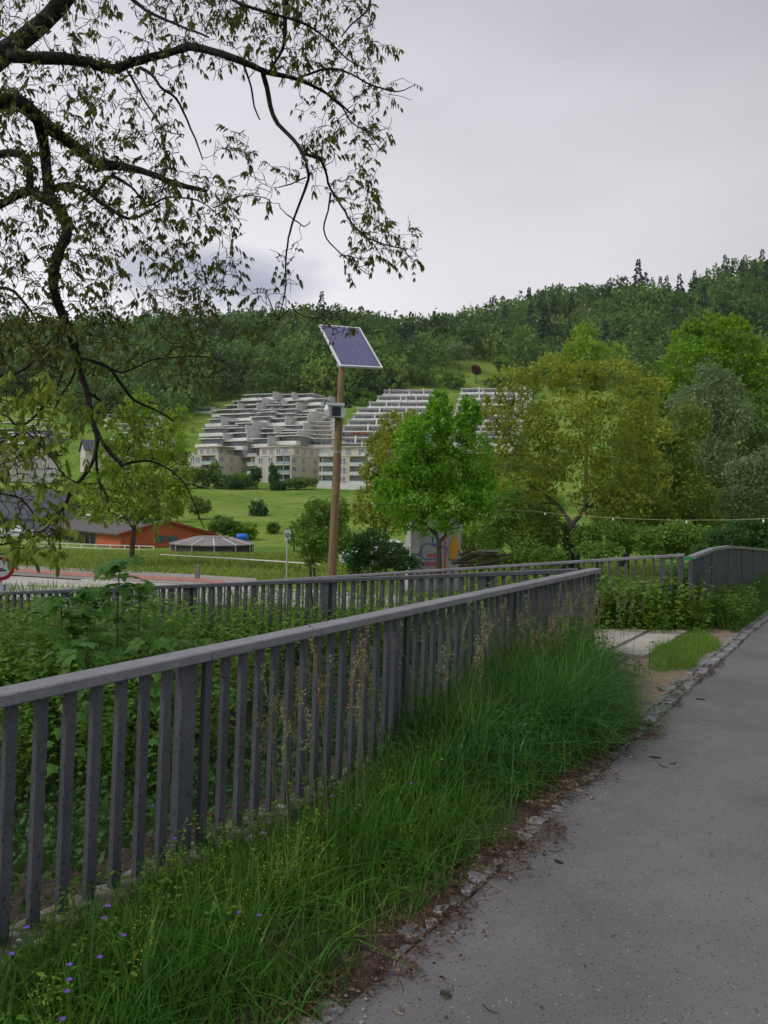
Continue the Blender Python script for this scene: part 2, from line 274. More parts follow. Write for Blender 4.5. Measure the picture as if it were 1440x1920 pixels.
class MB:
    """collects boxes, bars and tubes and links them as one mesh"""
    def __init__(s): s.v = []; s.f = []
    def add(s, vs, fs):
        n = len(s.v); s.v += [tuple(v) for v in vs]; s.f += [tuple(i + n for i in f) for f in fs]; return s
    def box(s, x0, x1, y0, y1, z0, z1, mtx=None):
        vs = [Vector(p) for p in ((x0, y0, z0), (x1, y0, z0), (x1, y1, z0), (x0, y1, z0), (x0, y0, z1), (x1, y0, z1), (x1, y1, z1), (x0, y1, z1))]
        if mtx is not None: vs = [mtx @ v for v in vs]
        return s.add(vs, [(0, 3, 2, 1), (4, 5, 6, 7), (0, 1, 5, 4), (1, 2, 6, 5), (2, 3, 7, 6), (3, 0, 4, 7)])
    def beam(s, a, b, wd, ht, up=(0, 0, 1), ch=0.0):
        """bar from a to b, width across, height along up, optional chamfer"""
        a, b = Vector(a), Vector(b); d = (b - a).normalized(); u = Vector(up); x = d.cross(u).normalized(); u = x.cross(d).normalized()
        if ch: pr = [(-wd/2+ch, -ht/2), (wd/2-ch, -ht/2), (wd/2, -ht/2+ch), (wd/2, ht/2-ch), (wd/2-ch, ht/2), (-wd/2+ch, ht/2), (-wd/2, ht/2-ch), (-wd/2, -ht/2+ch)]
        else: pr = [(-wd/2, -ht/2), (wd/2, -ht/2), (wd/2, ht/2), (-wd/2, ht/2)]
        n = len(pr); vs = [a + x*p + u*q for p, q in pr] + [b + x*p + u*q for p, q in pr]
        return s.add(vs, [tuple(range(n))[::-1], tuple(range(n, 2*n))] + [(i, (i+1) % n, n+(i+1) % n, n+i) for i in range(n)])
    def tube(s, pts, rad, sides=6, cap=True):
        pts = [Vector(p) for p in pts]; n = len(pts); vs = []; fs = []
        prev = None
        for i, p in enumerate(pts):
            d = (pts[min(i+1, n-1)] - pts[max(i-1, 0)]); d = d.normalized() if d.length > 1e-9 else Vector((0, 0, 1))
            ref = prev if prev is not None else (Vector((1, 0, 0)) if abs(d.x) < .8 else Vector((0, 1, 0)))
            x = (ref - d * ref.dot(d)); x = x.normalized() if x.length > 1e-6 else d.orthogonal().normalized(); y = d.cross(x); prev = x
            r = rad[i] if hasattr(rad, '__len__') else rad
            for k in range(sides):
                a = 2*math.pi*k/sides; vs.append(p + (x*math.cos(a) + y*math.sin(a))*r)
        for i in range(n-1):
            for k in range(sides):
                fs.append((i*sides+k, i*sides+(k+1) % sides, (i+1)*sides+(k+1) % sides, (i+1)*sides+k))
        if cap: fs.append(tuple(range(sides))[::-1]); fs.append(tuple(range((n-1)*sides, n*sides)))
        return s.add(vs, fs)
    def mesh(s, name, material, smooth=False):
        me = bpy.data.meshes.new(name); me.from_pydata(s.v, [], s.f); me.materials.append(material)
        if smooth: me.polygons.foreach_set('use_smooth', [True]*len(me.polygons))
        me.update(); return me
    def build(s, name, material, parent=None, smooth=False, world=True):
        """verts given in world coordinates; parent empties are only translated when world=True"""
        if world:
            o = Vector(parent.location) if parent is not None and parent.parent is None else (Vector(parent.location) + Vector(parent.parent.location) if parent is not None else None)
            if o is None:
                o = Vector(s.v[0]) if False else Vector((0, 0, 0))
            s.v = [tuple(Vector(v) - o) for v in s.v]
        return link(name, s.mesh(name, material, smooth), parent)
def recentre(o):
    """put the origin of a one-mesh thing at the middle of its base"""
    co = np.empty(len(o.data.vertices)*3, dtype=np.float32); o.data.vertices.foreach_get('co', co); co = co.reshape(-1, 3)
    c = np.array([(co[:, 0].min()+co[:, 0].max())/2, (co[:, 1].min()+co[:, 1].max())/2, co[:, 2].min()], dtype=np.float32)
    co -= c; o.data.vertices.foreach_set('co', co.ravel()); o.location = Vector(o.location) + Vector([float(t) for t in c]); o.data.update(); return o
def unit(a): return a / np.maximum(1e-9, np.linalg.norm(a, axis=-1, keepdims=True))
def leaves(P, D, Nn, Ln, Wd, six=False, bend=.15):
    """leaf faces at P, pointing along D, with normal Nn, length Ln, width Wd (arrays)"""
    D = unit(D); X = unit(np.cross(D, Nn)); Z = np.cross(X, D); n = len(P); Ln = np.asarray(Ln).reshape(-1, 1); Wd = np.asarray(Wd).reshape(-1, 1)
    if not six:
        V = np.stack([P, P + D*Ln*.45 + X*Wd*.5 + Z*Ln*bend*.5, P + D*Ln, P + D*Ln*.45 - X*Wd*.5 + Z*Ln*bend*.5], 1)
        return V.reshape(-1, 3), np.arange(n*4).reshape(-1, 4)
    z = -Z*Ln*bend
    V = np.stack([P, P + D*Ln*.28 + X*Wd*.45, P + D*Ln*.68 + X*Wd*.38 + z*.4, P + D*Ln + z, P + D*Ln*.68 - X*Wd*.38 + z*.4, P + D*Ln*.28 - X*Wd*.45], 1).reshape(-1, 3)
    b = (np.arange(n)*6).reshape(-1, 1)
    F = np.concatenate([b + np.array([0, 1, 2, 5]), b + np.array([5, 2, 4, 4])[None] * 1], 0) if False else np.concatenate([b + np.array([[0, 1, 2, 3]]), b + np.array([[0, 3, 4, 5]])], 0)
    return V, F
def rdir(n, zb=0.0):
    v = rng.normal(size=(n, 3)); v[:, 2] += zb; return unit(v)

# ------------------------------------------------------------------ the lie of the land
SL, IC = .646, -3.32                     # near fence line: X = SL*Y + IC ; everything along the path runs parallel to it
CS = 1/math.sqrt(1+SL*SL)
def pd(X, Y): return (SL*Y + IC - X)*CS   # metres left of the fence line
def FP(p, s, z=0.0):
    """point p metres left of the fence line, s metres along it (s=0 where depth = 0)"""
    d = Vector((SL*CS, CS, 0)); n = Vector((-CS, SL*CS, 0)); return Vector((IC, 0, z)) + d*s + n*p
def sm(t): t = np.clip(t, 0, 1); return t*t*(3-2*t)
RX = np.array([-400, 0, 100, 200, 300, 400, 560, 640, 700, 760, 830, 900, 1000, 1060, 1120, 1200, 1260, 1330, 1440, 1800])
RY = np.array([660, 636, 624, 600, 598, 594, 578, 582, 594, 604, 588, 574, 556, 542, 530, 522, 530, 506, 474, 420])
def hfar(X, Y):
    Y = np.maximum(Y, 1e-3); u = np.clip(X/Y, -.9, .9)
    yr = np.interp(u*1440+720, RX, RY) + 66
    zr = 1.75 + (948 + u*25 - yr)*700/1440
    ks = [55, 62, 80, 105, 150, 250, 270, 290, 400, 430, 500]
    zs = [-2.1, -2.6, -3.6, -4.0, -.6, 7, 12, 20, 54, 68, 95]
    z = np.interp(Y, ks, zs)
    t = np.clip((Y-500)/200, 0, 1); z = np.where(Y > 500, 95 + (zr-95)*np.sin(t*math.pi/2)**1.1, z)
    z = np.where(Y > 700, zr - (Y-700)*.12, z); z = np.maximum(z, np.where(Y > 900, 40, -99))
    return z
def hz(X, Y):
    X = np.asarray(X, float); Y = np.asarray(Y, float); p = pd(X, Y)
    near = -.06 - 2.04*sm((p-.25)/6.5)
    # on the far bank the meadow rolls gently
    roll = .10*np.sin(X*.35+1)*np.sin(Y*.21) * sm((Y-20)/10)
    zf = hfar(X, Y)
    bump = (np.sin(X*.021+Y*.017)+np.sin(X*.037-Y*.029+2))*1.3*sm((Y-330)/80)
    f = sm((Y-50)/8)
    return (near+roll)*(1-f) + (zf+bump)*f
nr_, na_ = 170, 300
rr = np.concatenate([[0.0], np.exp(np.linspace(math.log(.5), math.log(3500), nr_-1))]); aa = np.linspace(0, 2*math.pi, na_, endpoint=False)
Rg, Ag = np.meshgrid(rr, aa, indexing='ij'); X = Rg*np.sin(Ag); Y = Rg*np.cos(Ag); Z = hz(X, Y)
V = np.stack([X, Y, Z], -1).reshape(-1, 3)
i, j = np.meshgrid(np.arange(nr_-1), np.arange(na_), indexing='ij'); j2 = (j+1) % na_
F = np.stack([i*na_+j, i*na_+j2, (i+1)*na_+j2, (i+1)*na_+j], -1).reshape(-1, 4)
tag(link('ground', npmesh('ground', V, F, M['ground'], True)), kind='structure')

def strip(name, pts_left, pts_right, material, n=1, zoff=0.0):
    a = [Vector(p) for p in pts_left]; b = [Vector(p) for p in pts_right]
    vs = a + b; k = len(a); me = bpy.data.meshes.new(name)
    me.from_pydata([tuple(v) for v in vs], [], [(i, k+i, k+i+1, i+1) for i in range(k-1)]); me.materials.append(material); me.update()
    return tag(link(name, me), kind='structure')
# asphalt path (p < -1.27), the bridge deck beyond it falls slightly
def pathz(s): return -max(0, s-14)*.02
sv = [-4 + .5*k for k in range(0, 90)]
e = [(-1.27 + .03*mnoise.noise((s*.9, 0, 3))) for s in sv]
strip('asphalt_path', [FP(e[k], s, pathz(s)) for k, s in enumerate(sv)], [FP(-6.5, s, pathz(s)) for s in sv], M['asphalt'])

# soil verge between path and fence, uneven
def grid_strip(name, p0, p1, s0, s1, np_, ns, material, zf):
    P = np.linspace(p0, p1, np_); Sg = np.linspace(s0, s1, ns); V = []
    for s in Sg:
        for p in P:
            q = FP(p, s); q.z = zf(p, s); V.append(tuple(q))
    F = [(a*np_+b, a*np_+b+1, (a+1)*np_+b+1, (a+1)*np_+b) for a in range(ns-1) for b in range(np_-1)]
    return tag(link(name, npmesh(name, V, F, material, True)), kind='structure')
def vz(p, s): return (.022 if p > -1.2 else -.004) + (.035*mnoise.noise((p*3, s*3, 0)) + .02*mnoise.noise((p*9, s*9, 5)))*(1 if p > -1.08 else .45) - (.010 if p < -1.1 else 0)
grid_strip('soil_verge', -1.295, .35, -3.0, 10.4, 18, 120, M['soil'], vz)
grid_strip('sandy_verge', -1.14, -.42, 8.3, 14.4, 10, 40, M['sand'], lambda p, s: .045 + .02*mnoise.noise((p*3, s*3, 1)) - .02*(p < -1.05))
grid_strip('soil_bank', -1.15, 2.5, 14.38, 26, 14, 40, M['soil'], lambda p, s: .0 + pathz(s))

# ------------------------------------------------------------------ kerb of granite setts
kerb = thing('sett_kerb', 'row of weathered granite setts edging the asphalt path', 'kerb', FP(-1.21, 4))
sett_me = []
for k in range(5):
    mb = MB(); vs = []
    for (x, y, z) in ((-.5,-.5,0),(.5,-.5,0),(.5,.5,0),(-.5,.5,0),(-.44,-.44,1),(.44,-.44,1),(.44,.44,1),(-.44,.44,1)):
        vs.append((x*.1*(1+random.uniform(-.12,.12)), y*.1*(1+random.uniform(-.12,.12)), z*.085+random.uniform(-.006,.006)*z))
    c = len(vs); vs.append((random.uniform(-.01,.01), random.uniform(-.01,.01), .093))
    mb.add(vs, [(0,1,5,4),(1,2,6,5),(2,3,7,6),(3,0,4,7),(4,5,c),(5,6,c),(6,7,c),(7,4,c)])
    sett_me.append(mb.mesh('sett', M['stone']))
ang = math.atan2(CS, SL*CS)
s = 1.6; k = 0
while s < 17.5:
    for row in (0, 1):
        if row == 1 and s < 8.1: continue
        if s < 8.0 and random.random() < .12: continue
        q = FP(-1.215 + row*.105 + random.uniform(-.012, .012), s + (.05 if row else 0), (-.080 if s < 8.1 else -.058) + pathz(s) + random.uniform(-.010, .008))
        o = link('sett', random.choice(sett_me), kerb, q - kerb.location, (random.uniform(-.06,.06), random.uniform(-.06,.06), ang + random.uniform(-.12,.12)))
    s += .112 + random.uniform(-.004, .01)

# ------------------------------------------------------------------ railings
def railing(root, A, B, zA, zB, n_first, spacing, post_at, rake, rail_w, rail_h, bal=(.045, .03), post=(.095, .035), height=1.05, joint=None, sag=0.0, bottom=True, railmat='rail', dbl=True):
    """A,B ground ends (x,y); zA,zB heights of the handrail top there; balusters hang between handrail and kerb rail"""
    A = Vector((A[0], A[1], 0)); B = Vector((B[0], B[1], 0)); d = (B-A); Ln = d.length; d.normalize(); rz = math.atan2(d.y, d.x)
    zt = lambda t: zA + (zB-zA)*t/Ln
    base = root.location
    bme = MB().box(-bal[0]/2, bal[0]/2, -bal[1]/2, bal[1]/2, 0, height-rail_h-.0)
    for i, v in enumerate(bme.v):
        if v[2] > .1: bme.v[i] = (v[0] + rake*(height-rail_h), v[1], v[2])
    bme = bme.mesh('baluster', M['fence'])
    pme = MB().box(-post[0]/2, post[0]/2, -post[1]/2, post[1]/2, 0, height-rail_h)
    for i, v in enumerate(pme.v):
        if v[2] > .1: pme.v[i] = (v[0] + rake*(height-rail_h), v[1], v[2])
    pme = pme.mesh('post', M['fence'])
    t = n_first; k = 0
    while t < Ln - .02:
        P = A + d*t; isp = any(abs(t-pp) < spacing*.5 for pp in post_at)
        P.z = zt(t) - height
        link('post' if isp else 'baluster', pme if isp else bme, root, P-base, (0, 0, rz))
        if isp and dbl:
            q = P + Vector((-d.y, d.x, 0))*.045 + d*.03
            link('post', pme, root, q-base, (0, 0, rz))
        t += spacing; k += 1
    sh = d*rake*(height-rail_h)
    js = [0.0] + list(joint or []) + [Ln]
    for a, b in zip(js[:-1], js[1:]):
        g = .003
        MB().beam(A+d*(a+g)+Vector((0, 0, zt(a+g)-rail_h/2))+sh, A+d*(b-g)+Vector((0, 0, zt(b-g)-rail_h/2))+sh, rail_w, rail_h, ch=.006).build('handrail', M[railmat], root)
    if bottom:
        MB().beam(A+Vector((0, 0, zA-height+.055)), B+Vector((0, 0, zB-height+.055)), .012, .05).build('bottom_rail', M['fence'], root)
n1 = thing('metal_railing', 'long grey metal railing with flat top rail in the foreground beside the grass verge', 'railing', FP(0, 5))
A1 = FP(0, 1.6); B1 = FP(0, 10.70)
Ln1 = (B1-A1).length
t_of = lambda t: t   # first photographed post lies at 0.926 m past s = 3.44
s_post = 3.44 + .926 - 1.6
start = s_post - .128*int(s_post/.128) + .004
posts = [s_post + 1.92*k for k in range(-1, 4)]
railing(n1, A1, B1, 1.012, 1.06, start, .128, posts, .030, .13, .05, joint=[s_post + .10, s_post + .10 + 3.84])
# concrete footing with exposed pale stones under the near railing
foot = thing('concrete_footing', 'broken pale concrete footing strip under the foreground railing', 'footing', FP(0, 5, -.1))
mb = MB()
ss = np.linspace(1.6, 10.7, 76)
prof = []
for s in ss:
    a = .085 + .03*mnoise.noise((s*2.3, 0, 0)); h = .05 + .022*mnoise.noise((s*3.1, 4, 0))
    prof.append([FP(a, s, -.15), FP(a, s, h), FP(0, s, h+.012), FP(-a, s, h-.004), FP(-a-.02, s, -.15)])
vs = [p for r in prof for p in r]; mb.add(vs, [(i*5+k, i*5+k+1, (i+1)*5+k+1, (i+1)*5+k) for i in range(len(ss)-1) for k in range(4)])
mb.build('strip', M['footing'], foot)
rock_me = []
for k in range(4):
    n = 26; pts = rdir(n)*np.array([.05, .035, .03])*rng.uniform(.8, 1.15, (n, 1))
    import bmesh
    bm = bmesh.new()
    for p in pts: bm.verts.new(p)
    bmesh.ops.convex_hull(bm, input=bm.verts); me = bpy.data.meshes.new('stone'); bm.to_mesh(me); bm.free(); me.materials.append(M['palestone'] if 'palestone' in M else M['concrete']); rock_me.append(me)
for k in range(46):
    s = random.uniform(1.9, 8.8); q = FP(random.uniform(-.16, .0), s, .055 + random.uniform(-.01, .01))
    o = link('stone', random.choice(rock_me), foot, q-foot.location, (random.uniform(0, 6), random.uniform(0, 6), random.uniform(0, 6))); sc = random.uniform(.35, .95); o.scale = (sc, sc, sc*.9)

# second railing: runs down to the left on the far side of the gully
A2 = Vector((-9.5, 12.5, 0)); B2 = Vector((2.22, 8.80, 0)); L2 = (B2-A2).length
def ztop_px(P, py_at):  # height of a handrail top seen at photo row py, at ground point P
    d = P.y; px = 720 + 1440*P.x/d
    lo, hi = -5, 5
    return 1.75 + (948 + (px-720)*.0175 - py_at)*d/1440
n2 = thing('metal_railing', 'dark metal railing across the overgrown gully behind the foreground railing', 'railing', (A2+B2)/2)
zB2 = ztop_px(B2, 1066); Pm = Vector((-3.55, 10.64, 0))
zM = ztop_px(Pm, 1100); slope2 = (zB2-zM)/(B2-Pm).length
railing(n2, A2, B2, zB2 - slope2*L2, zB2, .06, .125, [L2-1.1-2.0*k for k in range(0, 6)], .02, .09, .05, joint=[L2-5.2], railmat='fence')
A3 = Vector((-6.2, 16.2, 0)); B3 = Vector((4.32, 11.0, 0)); L3 = (B3-A3).length
n3 = thing('metal_railing', 'third thin metal railing, farthest one along the ramp, ending beside the concrete slab', 'railing', (A3+B3)/2)
zB3 = ztop_px(B3, 1038); Pm = A3 + (B3-A3)*.44
zM = ztop_px(Pm, 1084); slope3 = (zB3-zM)/(B3-Pm).length
railing(n3, A3, B3, zB3 - slope3*L3, zB3, .06, .125, [L3-.32-2.0*k for k in range(0, 6)]+[L3], .0, .07, .045, bal=(.03, .02), post=(.075, .04), height=1.0, joint=[L3-4.0], dbl=False)
# ramp deck between the two
strip('ramp_deck', [A2+Vector((0, 0, zB2-slope2*L2-1.12)), B2+Vector((0, 0, zB2-1.12))], [A3+Vector((0, 0, zB3-slope3*L3-1.14)), B3+Vector((0, 0, zB3-1.14))], M['soil'])

# bridge parapet on the right: flat plates between posts
bp_ = thing('bridge_parapet', 'grey blue bridge parapet of flat metal plates with a green end cap at right', 'railing', FP(0, 13))
us = [.4080, .4361, .4563, .4729, .486, .498, .512, .53, .55]
Yk = [11.35]
pts = []
sB = [13.45+1.62*k for k in range(9)]
def zt4(s): return 1.10 + (.06*math.sin((s-13.4)/4.2*math.pi) if s < 17.6 else -.05*(s-17.6))
P4 = [FP(-.52, s) for s in sB]
for k in range(len(sB)):
    p = P4[k]; z = zt4(sB[k])
    MB().box(-.035, .035, -.02, .02, z-1.1, z-.04, Matrix.Translation(p)@Matrix.Rotation(ang, 4, 'Z')).build('post', M['fence'], bp_)
    if k < len(sB)-1:
        q = P4[k+1]; z2 = zt4(sB[k+1]); d = (q-p).normalized()
        a = p+d*.04; b = q-d*.04
        mb = MB(); th = Vector((-d.y, d.x, 0))*.006
        mb.add([a-th+Vector((0,0,z-1.0)), b-th+Vector((0,0,z2-1.0)), b-th+Vector((0,0,z2-.05)), a-th+Vector((0,0,z-.05)), a+th+Vector((0,0,z-1.0)), b+th+Vector((0,0,z2-1.0)), b+th+Vector((0,0,z2-.05)), a+th+Vector((0,0,z-.05))],
               [(0,1,2,3),(7,6,5,4),(0,4,5,1),(3,2,6,7),(0,3,7,4),(1,5,6,2)])
        mb.build('panel', M['panel'], bp_)
        MB().beam(p+Vector((0,0,z-.02)), q+Vector((0,0,z2-.02)), .10, .045).build('handrail', M['rail'], bp_)
p = FP(-.52, 13.30); MB().box(-.10, .0, -.051, .051, 1.065, 1.110, Matrix.Translation(p+Vector((0,0,-.012)))@Matrix.Rotation(ang, 4, 'Z')).build('end_cap', M['green'], bp_)

# concrete threshold slabs and the steel joint between them
def quad_slab(name, pa, pb, s0, s1, z0, z1, material, label, cat):
    o = thing(name, label, cat, FP((pa+pb)/2, (s0+s1)/2, z0)); return o
tsl = thing('concrete_slab', 'pale concrete threshold slabs with a steel joint in the gap between the railings', 'slab', FP(.2, 12, -.1))
for pa, pb, zz in ((-.56, -.17, .085), (-.11, .50, .09)):
    m_ = Matrix.Translation(FP((pa+pb)/2, 12.2, 0))@Matrix.Rotation(ang, 4, 'Z')
    MB().box(-1.4, 1.4, -(pb-pa)/2, (pb-pa)/2, -.1, zz, m_).build('slab', M['slab'], tsl)
m_ = Matrix.Translation(FP(-.14, 12.2, 0))@Matrix.Rotation(ang, 4, 'Z')
MB().box(-1.4, 1.4, -.027, .027, -.1, .075, m_).build('joint_strip', M['steel'], tsl)

# ------------------------------------------------------------------ buildings
def frame_rect(mb, x0, x1, z0, z1, y0, y1, t):
    """four bars round an opening, in local coordinates, front at y0"""
    mb.box(x0, x1, y0, y1, z0, z0+t); mb.box(x0, x1, y0, y1, z1-t, z1)
    mb.box(x0, x0+t, y0, y1, z0+t, z1-t); mb.box(x1-t, x1, y0, y1, z0+t, z1-t); return mb
def window(root, x, z, wd, ht, side='front', kind='win', D=0.0, Wb=0.0, mull=1):
    """window part > frame, pane ; local to the building. side 'front' faces -y, 'side' faces +x at x=Wb"""
    o = bpy.data.objects.new('window', wmesh(wd, ht, kind)); C.objects.link(o); o.parent = root
    if side == 'front': o.location = (x, D, z)
    else: o.location = (Wb, x, z); o.rotation_euler = (0, 0, R(90))
    if kind == 'win':
        f = link('frame', fmesh(wd, ht, mull), o)
    return o
_wm = {}
def wmesh(wd, ht, kind):
    k = (round(wd, 2), round(ht, 2), kind)
    if k not in _wm:
        _wm[k] = MB().box(-wd/2, wd/2, -.03, .05, 0, ht).mesh('pane', M['blind' if kind == 'blind' else 'glass'])
    return _wm[k]
def fmesh(wd, ht, mull):
    k = ('f', round(wd, 2), round(ht, 2), mull)
    if k not in _wm:
        mb = MB(); t = .11; frame_rect(mb, -wd/2-t*.5, wd/2+t*.5, -t*.5, ht+t*.5, -.09, -.035, t)
        for i in range(mull): c = -wd/2 + wd*(i+1)/(mull+1); mb.box(c-.05, c+.05, -.085, -.035, t*.5, ht-t*.5)
        mb.box(-wd/2+t*.5, wd/2-t*.5, -.08, -.036, ht*.33-.04, ht*.33+.04)
        _wm[k] = mb.mesh('frame', M['whiteframe'])
    return _wm[k]
def part(root, name, material, *boxes):
    mb = MB()
    for b in boxes: mb.box(*b)
    return link(name, mb.mesh(name, material), root)

def apartment(px, py, d, rz, label, Wd=19.5, Dp=15, st=4, wallm='beige', pent=True, bal='balglass', base=None, layout='A'):
    P = W(px, py, d); root = thing('apartment_building', label, 'building', P, rz)
    H = 2.95; top = H*(st-1)
    # local: corner nearest the camera at x=0 ; front runs to -x ; side runs to +y
    # front wall in pieces so that the balcony bays are real recesses
    if layout == 'A':   bays = [(-19.5, -16.0, 'bal'), (-16.0, -6.6, 'wall'), (-6.6, -.6, 'bal'), (-.6, 0, 'wall')]; wins = [-13.4, -9.0]
    elif layout == 'B': bays = [(-Wd, -8.2, 'wall'), (-8.2, -1.6, 'bal'), (-1.6, 0, 'wall')]; wins = [-Wd+2.6, -9.9]
    else:               bays = [(-Wd, -Wd+5.0, 'bal'), (-Wd+5.0, -8.2, 'wall'), (-8.2, -2.2, 'bal'), (-2.2, 0, 'wall')]; wins = [-Wd+7.2, -10.6]
    dep = 1.9
    part(root, 'wall', M[wallm], (-Wd, -.003, dep, Dp, 0, top))
    for a, b, k in bays:
        if k == 'wall': part(root, 'wall', M[wallm], (a, b, 0, dep-.003, 0, top))
    for f in range(st-1):
        z = f*H
        for a, b, k in bays:
            if k != 'bal': continue
            bl = part(root, 'balcony', M['cream'], (a+.02, b-.02, -.15, dep-.01, z-.18 if f else -.1, z+.12))
            r = link('parapet', MB().box(a+.05, b-.05, -.13, -.07, z+.13, z+1.0).mesh('parapet', M[bal]), bl)
            if b > -1.0 or layout != 'A' : pass
            window(root, (a+b)/2, z+.15, (b-a)*.8, 2.3, 'front', 'glass', dep-.02)
            link('rail', MB().box(a+.04, b-.04, -.15, -.05, z+1.1, z+1.18).mesh('rail', M['darkconc']), bl)
        for x in wins: window(root, x, z+.45, 2.1, 2.05, 'front', 'win', -.01, mull=1)
        for i, (y, wdt, kd) in enumerate(((1.4, 2.2, 'win' if f else 'blind'), (6.3, 1.2, 'blind'), (9.2, .8, 'win'), (12.4, 1.5, 'blind'))):
            kd2 = kd if (f+i) % 2 else ('blind' if kd == 'win' and i == 0 else kd)
            window(root, y, z+.8, wdt, 1.5 if wdt > 1 else .9, 'side', kd2, Wb=.01)
    # string courses, roof slab and the recessed top storey
    part(root, 'cornice', M['cream'], (-Wd-.12, .12, -.12, Dp+.1, top, top+.28))
    if pent:
        a = -Wd+ (4.0 if layout == 'A' else 3.0); 
        part(root, 'penthouse', M[wallm], (a, -.4 if layout == 'A' else -2.5, 1.6, Dp-.5, top+.283, top+H+.1))
        part(root, 'roof', M['cream'], (a-.5, .1, 1.0, Dp, top+H+.103, top+H+.4))
        nwn = 4 if layout == 'A' else 3
        for i in range(nwn): window(root, a+1.5+i*(-a-3.0)/nwn+.8, top+.6, 1.8, 2.0, 'front', 'win' if i % 2 == 0 else 'blind', 1.58)
        for i, y in enumerate((3.5, 7.2, 11)): window(root, y, top+.9, 1.3, 1.5, 'side', 'blind' if i != 1 else 'win', Wb=(-.39 if layout == 'A' else -2.49))
        part(root, 'roof_railing', M['balglass2' if bal == 'balglass2' else 'galv'], (-Wd+.1, a+.3, .02, .08, top+.283, top+1.15), (-4.5, .02, .02, .08, top+.283, top+1.15))
    if base: part(root, 'base_wall', M['whitewall'], (-Wd+base[0], base[1], -.9, 0, -base[2], -.003))
    part(root, 'plinth', M['cream'], (-Wd+.1, -.1, .1, Dp, -4, -.004))
    return root
apartment(546, 905, 250, R(-33), 'beige apartment block in the middle of the row, with green tinted corner balconies', layout='A')
apartment(409, 902, 262, R(-33), 'beige apartment block at the left end of the row, partly hidden by tree branches', layout='B', Wd=15, Dp=17)
apartment(700, 908, 243, R(-20), 'pale apartment block with white base and glass balconies behind the wooden pole', layout='C', Wd=19, Dp=12, wallm='beige', bal='balglass2', base=(-.2, 1.5, 3.6))

# terraced housing stepping up the slope: each storey sits behind and above the one below
def terraces(label, rows, mats, seed, stag=True, posts=False, rz=0.0, uw=11.5, ht=2.85, awn=()):
    """rows: list of (px_left, px_right, py_bottom, depth)"""
    rg = random.Random(seed); p0 = W((rows[0][0]+rows[0][1])/2, rows[0][2], rows[0][3])
    root = thing('terraced_building', label, 'building', p0); wallm, parm, sidem = mats
    Rm = Matrix.Rotation(rz, 4, 'Z')
    for r, (xl, xr, py, d) in enumerate(rows):
        a = W(xl, py, d)-p0; b = W(xr, py, d)-p0; width = (b-a).length; n = max(1, round(width/uw)); z = a.z
        for i in range(n):
            x = a.x + (b.x-a.x)*(i/n); w_ = (b.x-a.x)/n; off = (-1.9*(i % 2) + rg.uniform(-.8, .8)) if stag else 0
            zz = z + (b.z-a.z)*i/n + (rg.choice([-.9, 0, .0, .9]) if stag else 0)
            mt = Matrix.Translation((x+w_/2, a.y+off + (b.y-a.y)*i/n, zz)) @ Matrix.Rotation(rz, 4, 'Z')
            hw = w_/2*(1.06 if stag else 1.0) - (0 if stag else .004)
            def pt(nm, material, *bs):
                mb = MB()
                for q in bs: mb.box(*q)
                o = link(nm, mb.mesh(nm, material), root); o.matrix_local = mt; return o
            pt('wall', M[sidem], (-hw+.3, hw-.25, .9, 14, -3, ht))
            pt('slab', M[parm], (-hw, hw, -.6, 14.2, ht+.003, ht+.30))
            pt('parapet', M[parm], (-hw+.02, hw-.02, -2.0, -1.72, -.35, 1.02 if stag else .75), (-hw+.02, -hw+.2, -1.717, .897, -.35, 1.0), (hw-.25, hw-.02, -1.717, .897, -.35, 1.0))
            wn = pt('window', M['glass'], (-hw+.9, hw-(2.2 if stag and rg.random() < .5 else 1.2), .82, .897, .15, 2.35))
            mb = MB(); k = 4
            for q in range(k+1):
                xx = -hw+.9 + (2*hw-2.1)*q/k; mb.box(xx-.07, xx+.07, .74, .815, .15, 2.35)
            mb.box(-hw+.83, hw-1.13, .745, .812, .06, .16); mb.box(-hw+.83, hw-1.13, .745, .812, 2.34, 2.44)
            f = link('frame', mb.mesh('frame', M['whiteframe' if not stag else 'galv']), wn)
            if stag and rg.random() < .45: # raised side wall wings typical of the stepped concrete
                pt('wing_wall', M[wallm], (hw-.2, hw+.18, -3.2, 9, .0, ht+.85))
            if posts and rg.random() < .8:
                c = rg.uniform(-hw*.6, hw*.6); pt('flue', M['whitewall'], (c-.28, c+.28, -2.3, -2.01, -.4, ht+.7))
            for _q in range(1 if rg.random() < .6 else 0):
                planter(root, mt, rg.uniform(-hw*.6, hw*.5), rg.uniform(1.2, 3.5), rg)
            if (r, i) in awn:
                pt('awning', M['awning'], (-hw*.5, hw*.3, -1.5, .7, 2.3, 2.42))
    return root
def planter(root, mt, x, wdt, rg):
    n = 70; P = np.stack([rng.uniform(-wdt, wdt, n)+x, rng.uniform(-1.6, -1.0, n), rng.uniform(.7, 1.7, n)*rng.uniform(.7, 1, n)], 1)
    V, F = leaves(P, rdir(n, .3), rdir(n, .6), rng.uniform(.4, .7, n), rng.uniform(.3, .5, n))
    o = link('planting', npmesh('planting', V, F, M[rg.choice(['shrub', 'shrubdark', 'shrub', 'oliveg'])]), root); o.matrix_local = mt
# grey stepped concrete complex
rows = []
for k in range(10):
    t = k/9; rows.append((368 + 52*t**1.3 + (14 if k % 2 else 0) + (20 if k > 7 else 0), 612 - 8*(1-t)*6 + (12 if k == 9 else 0), 838 - 84*t**.93, 272 + 120*t))
terraces('grey stepped concrete terraced housing complex above the left apartment blocks', rows, ('oldconc', 'oldconc2', 'darkconc'), 5, rz=R(-26), uw=9.5)
